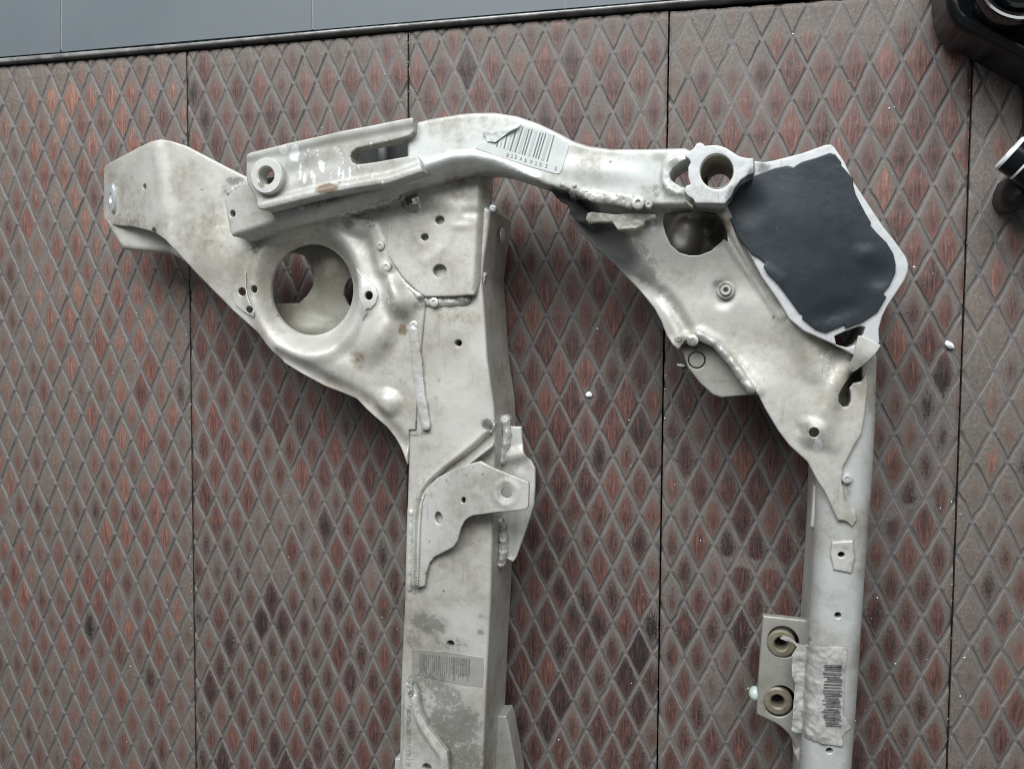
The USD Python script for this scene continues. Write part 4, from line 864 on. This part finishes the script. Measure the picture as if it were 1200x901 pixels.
part('folded_edge', bead([(571, 504), (556, 518), (540, 531), (520, 546), (503, 562), (495, 573), (490, 588), (488, 610), (487, 650), (486, 684)], ZB + 0.001, 12.0, 0.0058, seed=81, amp=0.0, wob=0.0, taper=0.35), paint_cream, tb)
part('weld_bead', bead([(574, 497), (571, 507)], ZB, 12, 0.0045, seed=82, amp=0.1), weld_pale, tb)
part('weld_bead', bead([(482, 600), (481, 640), (480, 690)], ZB, 6, 0.0014, seed=83, amp=0.2, step=0.005), weld_pale, tb)
part('folded_edge', sheet([(577, 519), (578, 523), (560, 537), (540, 553), (537, 553), (545, 545), (560, 532)], ZB + 0.008, t=0.006, r=0.0008, res=0.002), paint_white, tb)

sb = part('side_bracket', sheet([(586, 512), (590, 505), (595, 499.5), (611, 500), (612, 517), (613, 528), (617, 536), (623, 541), (627, 549), (627, 570), (625.5, 592), (620, 610), (612, 633), (605, 653), (601, 658.5), (594, 655), (584, 640), (580, 560)],
    lambda xy: 0.052 + ridge([(613, 532), (590, 536)], 0.052, 0.008, 0.003)(xy) + ridge([(600, 600), (598, 650)], 0.052, 0.006, -0.0016)(xy) + bump(608, 560, 0.052, 14, 16, 0, 0.0015)(xy), t=0.0026, res=0.0018, r=0.0010), paint_white)
part('weld_bead', bead([(592, 492), (594, 505), (592, 522), (588, 540)], 0.053, 11, 0.0035, seed=91, amp=0.1, step=0.008), weld_blue, sb)
part('weld_bead', bead([(587, 610), (590, 630), (589, 648), (587, 660)], 0.053, 9, 0.0035, seed=92, amp=0.25, step=0.005), weld_pale, sb)

lb = part('end_bracket', sheet([(474, 801), (478, 797), (484, 803), (489, 812), (490.5, 825), (493.5, 838), (501, 852), (513, 867), (523.5, 881), (525.5, 901), (526, 1000), (470, 1000), (471, 901)], lambda xy: ZB + 0.007 + ridge([(489, 812), (491.5, 830), (500, 850), (522, 881), (525, 960)], ZB, 0.003, 0.0022)(xy), [ell(500, 899, 5.5, 4.5, 20, n=18)], t=0.0045, res=0.002, r=0.001), paint_white, marks=0.45)
part('weld_bead', bead([(479, 801), (481, 815)], ZB + 0.006, 6, 0.003, seed=95, amp=0.1), weld_pale, lb)
part('weld_bead', bead([(480, 830), (480, 856), (479, 880), (478, 910)], ZB + 0.006, 7, 0.002, seed=96, amp=0.2, step=0.006), weld_pale, lb)
part('foot_plate', sheet([(565, 840), (575, 839), (592.5, 838.5), (596, 850), (600, 872), (606, 905), (618, 1000), (560, 1000)], 0.034, t=0.020, res=0.003, r=0.001), paint_grey, rail, marks=0.3)
part('foot_lug', sheet([(462.5, 889), (470, 888), (470, 1000), (460, 1000)], 0.060, t=0.02, res=0.003, r=0.001), paint_cream, rail)
# worn barcode printed on the rail
fl = part('worn_label', sheet([(483, 761), (525, 763.5), (566.5, 770.5), (567, 785), (565.5, 805), (545, 803), (515, 797), (482.5, 789)], lambda xy: beam_z(xy) + 0.00025, t=0.0004, res=0.002, r=0.0001, nr=1), paint('worn_label_film', (0.38, 0.375, 0.34), dirt=(0.2, 0.19, 0.16), amount=1.0), rail, label='worn grey barcode label')
bl = []; x = 493.0; rb_ = np.random.default_rng(5)
while x < 552:
    w = rb_.choice([0.6, 0.9, 1.5], p=[0.45, 0.35, 0.2]); f = (x - 493) / 60
    y0_, y1_ = 765.5 + 6 * f, 787 + 10 * f + rb_.uniform(-6, 3); cut = np.sort(rb_.uniform(0, 1, 4)) if rb_.random() < 0.12 else np.array([0.98, 1, 1, 1])
    for c0, c1 in ((0, cut[0]), (cut[1], cut[2]), (cut[3], 1)):
        if c1 - c0 > 0.06: bl.append(barm((x - 0.6 * c0, y0_ + (y1_ - y0_) * c0), (x - 0.6 * c1, y0_ + (y1_ - y0_) * c1), w, 0.0006, beam_z))
    x += w + rb_.choice([0.7, 1.1, 1.8])
part('barcode', join(*bl), plain('faded_ink', (0.17, 0.17, 0.155), 0.7, 0, 0.4, 400), fl, False)

# ---------------------------------------------------------------- black suspension arm at the upper right
ab = W([(1150, 60)], 0)[0]; ab[2] = 0
blk = thing('suspension_arm', 'glossy black suspension arm with white-capped joint, on the boards right of the car frame', 'car part', loc=ab)
bp = lambda n_, m_, mat_, par=None, s_=35: put((par or blk) + '/' + n_, m_, mat_, s_, ab)
cup_out = [(1108, -60), (1109, -10), (1111, 6), (1115, 18), (1121, 28), (1130, 35), (1142, 40), (1150, 41), (1164, 50), (1200, 70), (1240, 92), (1300, 122), (1330, 90), (1330, -60)]
_bz = [ridge([(1116, -40), (1117, 0), (1124, 16), (1148, 30), (1200, 58), (1260, 90)], 0.05, 0.006, 0.003, 0.001)]
_body = Polygon(W(cup_out, 0.055)[:, :2])
bz = lambda xy: 0.046 + sum(f(xy) for f in _bz)
body = bp('arm_body', sheet(cup_out, bz, zb=0.008, res=0.003, r=0.006, nr=6), black_gloss)
c_, k_ = W([(1206, -34)], 0.066)[0], ms(1206, -34, 0.066)
prof = np.array([(0, 0.04), (62, 0.04), (63, 0.058), (62, 0.0635), (59, 0.0662), (55.5, 0.0660), (52, 0.063), (48, 0.058), (45, 0.058), (40, 0.064), (34, 0.066), (20, 0.066), (18, 0.060), (0, 0.060)]); prof[:, 0] *= k_
mm = trimesh.creation.revolve(prof, sections=64)
if mm.volume < 0: mm.invert()
mm.apply_translation([c_[0], c_[1], 0]); bp('bush_housing', mm, plain('black_gloss_enamel', (0.004, 0.005, 0.006), 0.13, 0, 0.2, 80, 0.0, 0.3, 0.5), body)
bp('arm_web', sheet([(1208, 76), (1209, 150), (1211, 175), (1300, 190), (1300, 60)], 0.024, zb=0.006, res=0.004, r=0.004, nr=4), black_satin)
# joint with white cap, axis lying nearly flat
jc = W([(1181.5, 178.5)], 0.040)[0]
_b = (CAM - jc) / np.linalg.norm(CAM - jc); _r = right - (right @ _b) * _b; _r /= np.linalg.norm(_r); _u = np.cross(_b, _r)
ax = -(-0.80 * _r + 0.555 * _u + 0.04 * _b); ax /= np.linalg.norm(ax)
rr_ = 23.2 * ms(1181, 178, 0.040)


def along(prof_):
    m = trimesh.creation.revolve(np.array(prof_), sections=48)
    if m.volume < 0: m.invert()
    m.apply_transform(trimesh.geometry.align_vectors([0, 0, 1], ax)); m.apply_translation(jc); return m


jt = bp('joint', along([(0, 0.0022), (rr_ * 0.98, 0.0022), (rr_ * 0.98, 0.0105), (rr_ * 0.86, 0.0108), (rr_ * 0.86, 0.0138), (rr_ * 1.0, 0.0142), (rr_ * 1.05, 0.022), (rr_ * 1.0, 0.06), (0, 0.06)]), black_gloss)
bp('white_cap', along([(0, -0.0003), (rr_ * 0.25, -0.0003), (rr_ * 0.3, 0.0004), (rr_ * 0.94, 0), (rr_, 0.0008), (rr_, 0.0021), (0, 0.0021)]), white_plastic, jt)
bp('white_clip', along([(rr_ * 0.84, 0.0112), (rr_ * 0.97, 0.0112), (rr_ * 0.97, 0.0126), (rr_ * 0.84, 0.0126), (rr_ * 0.84, 0.0112)]), white_plastic, jt)
bp('joint_boot', sheet([(1186, 206), (1181, 218), (1179, 230), (1183, 239), (1193, 245), (1205, 242), (1250, 214), (1250, 190), (1212, 186), (1196, 198)], 0.034, zb=0.003, res=0.0022, r=0.014, nr=8, rnd=0.006), black_satin, jt)

# ---------------------------------------------------------------- crumbs
def crumb(px, rx, ry, ang, seed, lab):
    m = trimesh.creation.icosphere(2, 1.0)
    m.vertices *= 0.75 + 0.5 * meshkit.noise(m.vertices * 1.7 + seed, seed)[:, None]
    k = ms(*px, 0.0); m.apply_scale([rx * k, ry * k, min(rx, ry) * k * 0.8]); m.apply_transform(trimesh.transformations.rotation_matrix(-math.radians(ang), [0, 0, 1]))
    p = W([px], 0)[0]; t = thing('white_crumb', lab, 'crumb', 'white crumbs lying on the boards', loc=(p[0], p[1], 0))
    put(t + '/lump', trimesh.Trimesh(m.vertices + [0, 0, min(rx, ry) * k * 0.7], m.faces, process=False), crumb_white, 40)


crumb((1112, 404), 6.2, 3.9, 35, 1, 'largest white crumb, lying right of the black sealed box on the boards')
crumb((690.5, 462), 3.6, 3.4, 0, 2, 'round white crumb lying on the boards between the two rails')
crumb((798, 428), 5.0, 1.9, 8, 3, 'thin white sliver lying beside the lower tab of the right rail')
mlist = []
r_ = np.random.default_rng(77)
spots = [(737, 492), (821, 633), (1071, 313), (877, 806), (1102, 595), (1125, 602), (1130, 770), (1042, 127), (1048, 126), (1049, 777), (1086, 772), (655, 866), (1115, 588), (929, 40), (700, 385), (780, 440), (779, 456), (779, 490), (1028, 700), (740, 800), (1125, 815)]
spots += [(r_.uniform(5, 1190), r_.uniform(70, 895)) for _ in range(110)]
for xa, ya, xb, yb in ((218, 60, 228, 890), (478, 38, 479, 130), (784, 15, 770, 890), (1139, 60, 1110, 890)):
    for _ in range(16):
        t_ = r_.random(); spots.append((xa + (xb - xa) * t_ + r_.uniform(-2.0, 2.0), ya + (yb - ya) * t_))
for k, q in enumerate(spots):
    s = (r_.uniform(0.7, 1.25) if k < 21 else r_.uniform(0.3, 0.6)) * ms(*q, 0)
    m = trimesh.creation.icosphere(0, 1.0); m.vertices *= r_.uniform(0.6, 1.2, (len(m.vertices), 1)); m.apply_scale([s * r_.uniform(0.7, 1.4), s, s * 0.7]); p = W([q], 0)[0]; m.apply_translation([p[0], p[1], 0.0002 + s * 0.3]); mlist.append(m)
pd = put('/World/dust_specks', join(*mlist), crumb_white, False, kind='stuff')
pr_ = stage.GetPrimAtPath(pd); pr_.SetCustomDataByKey('label', 'tiny pale specks of grit scattered over the boards'); pr_.SetCustomDataByKey('category', 'grit')
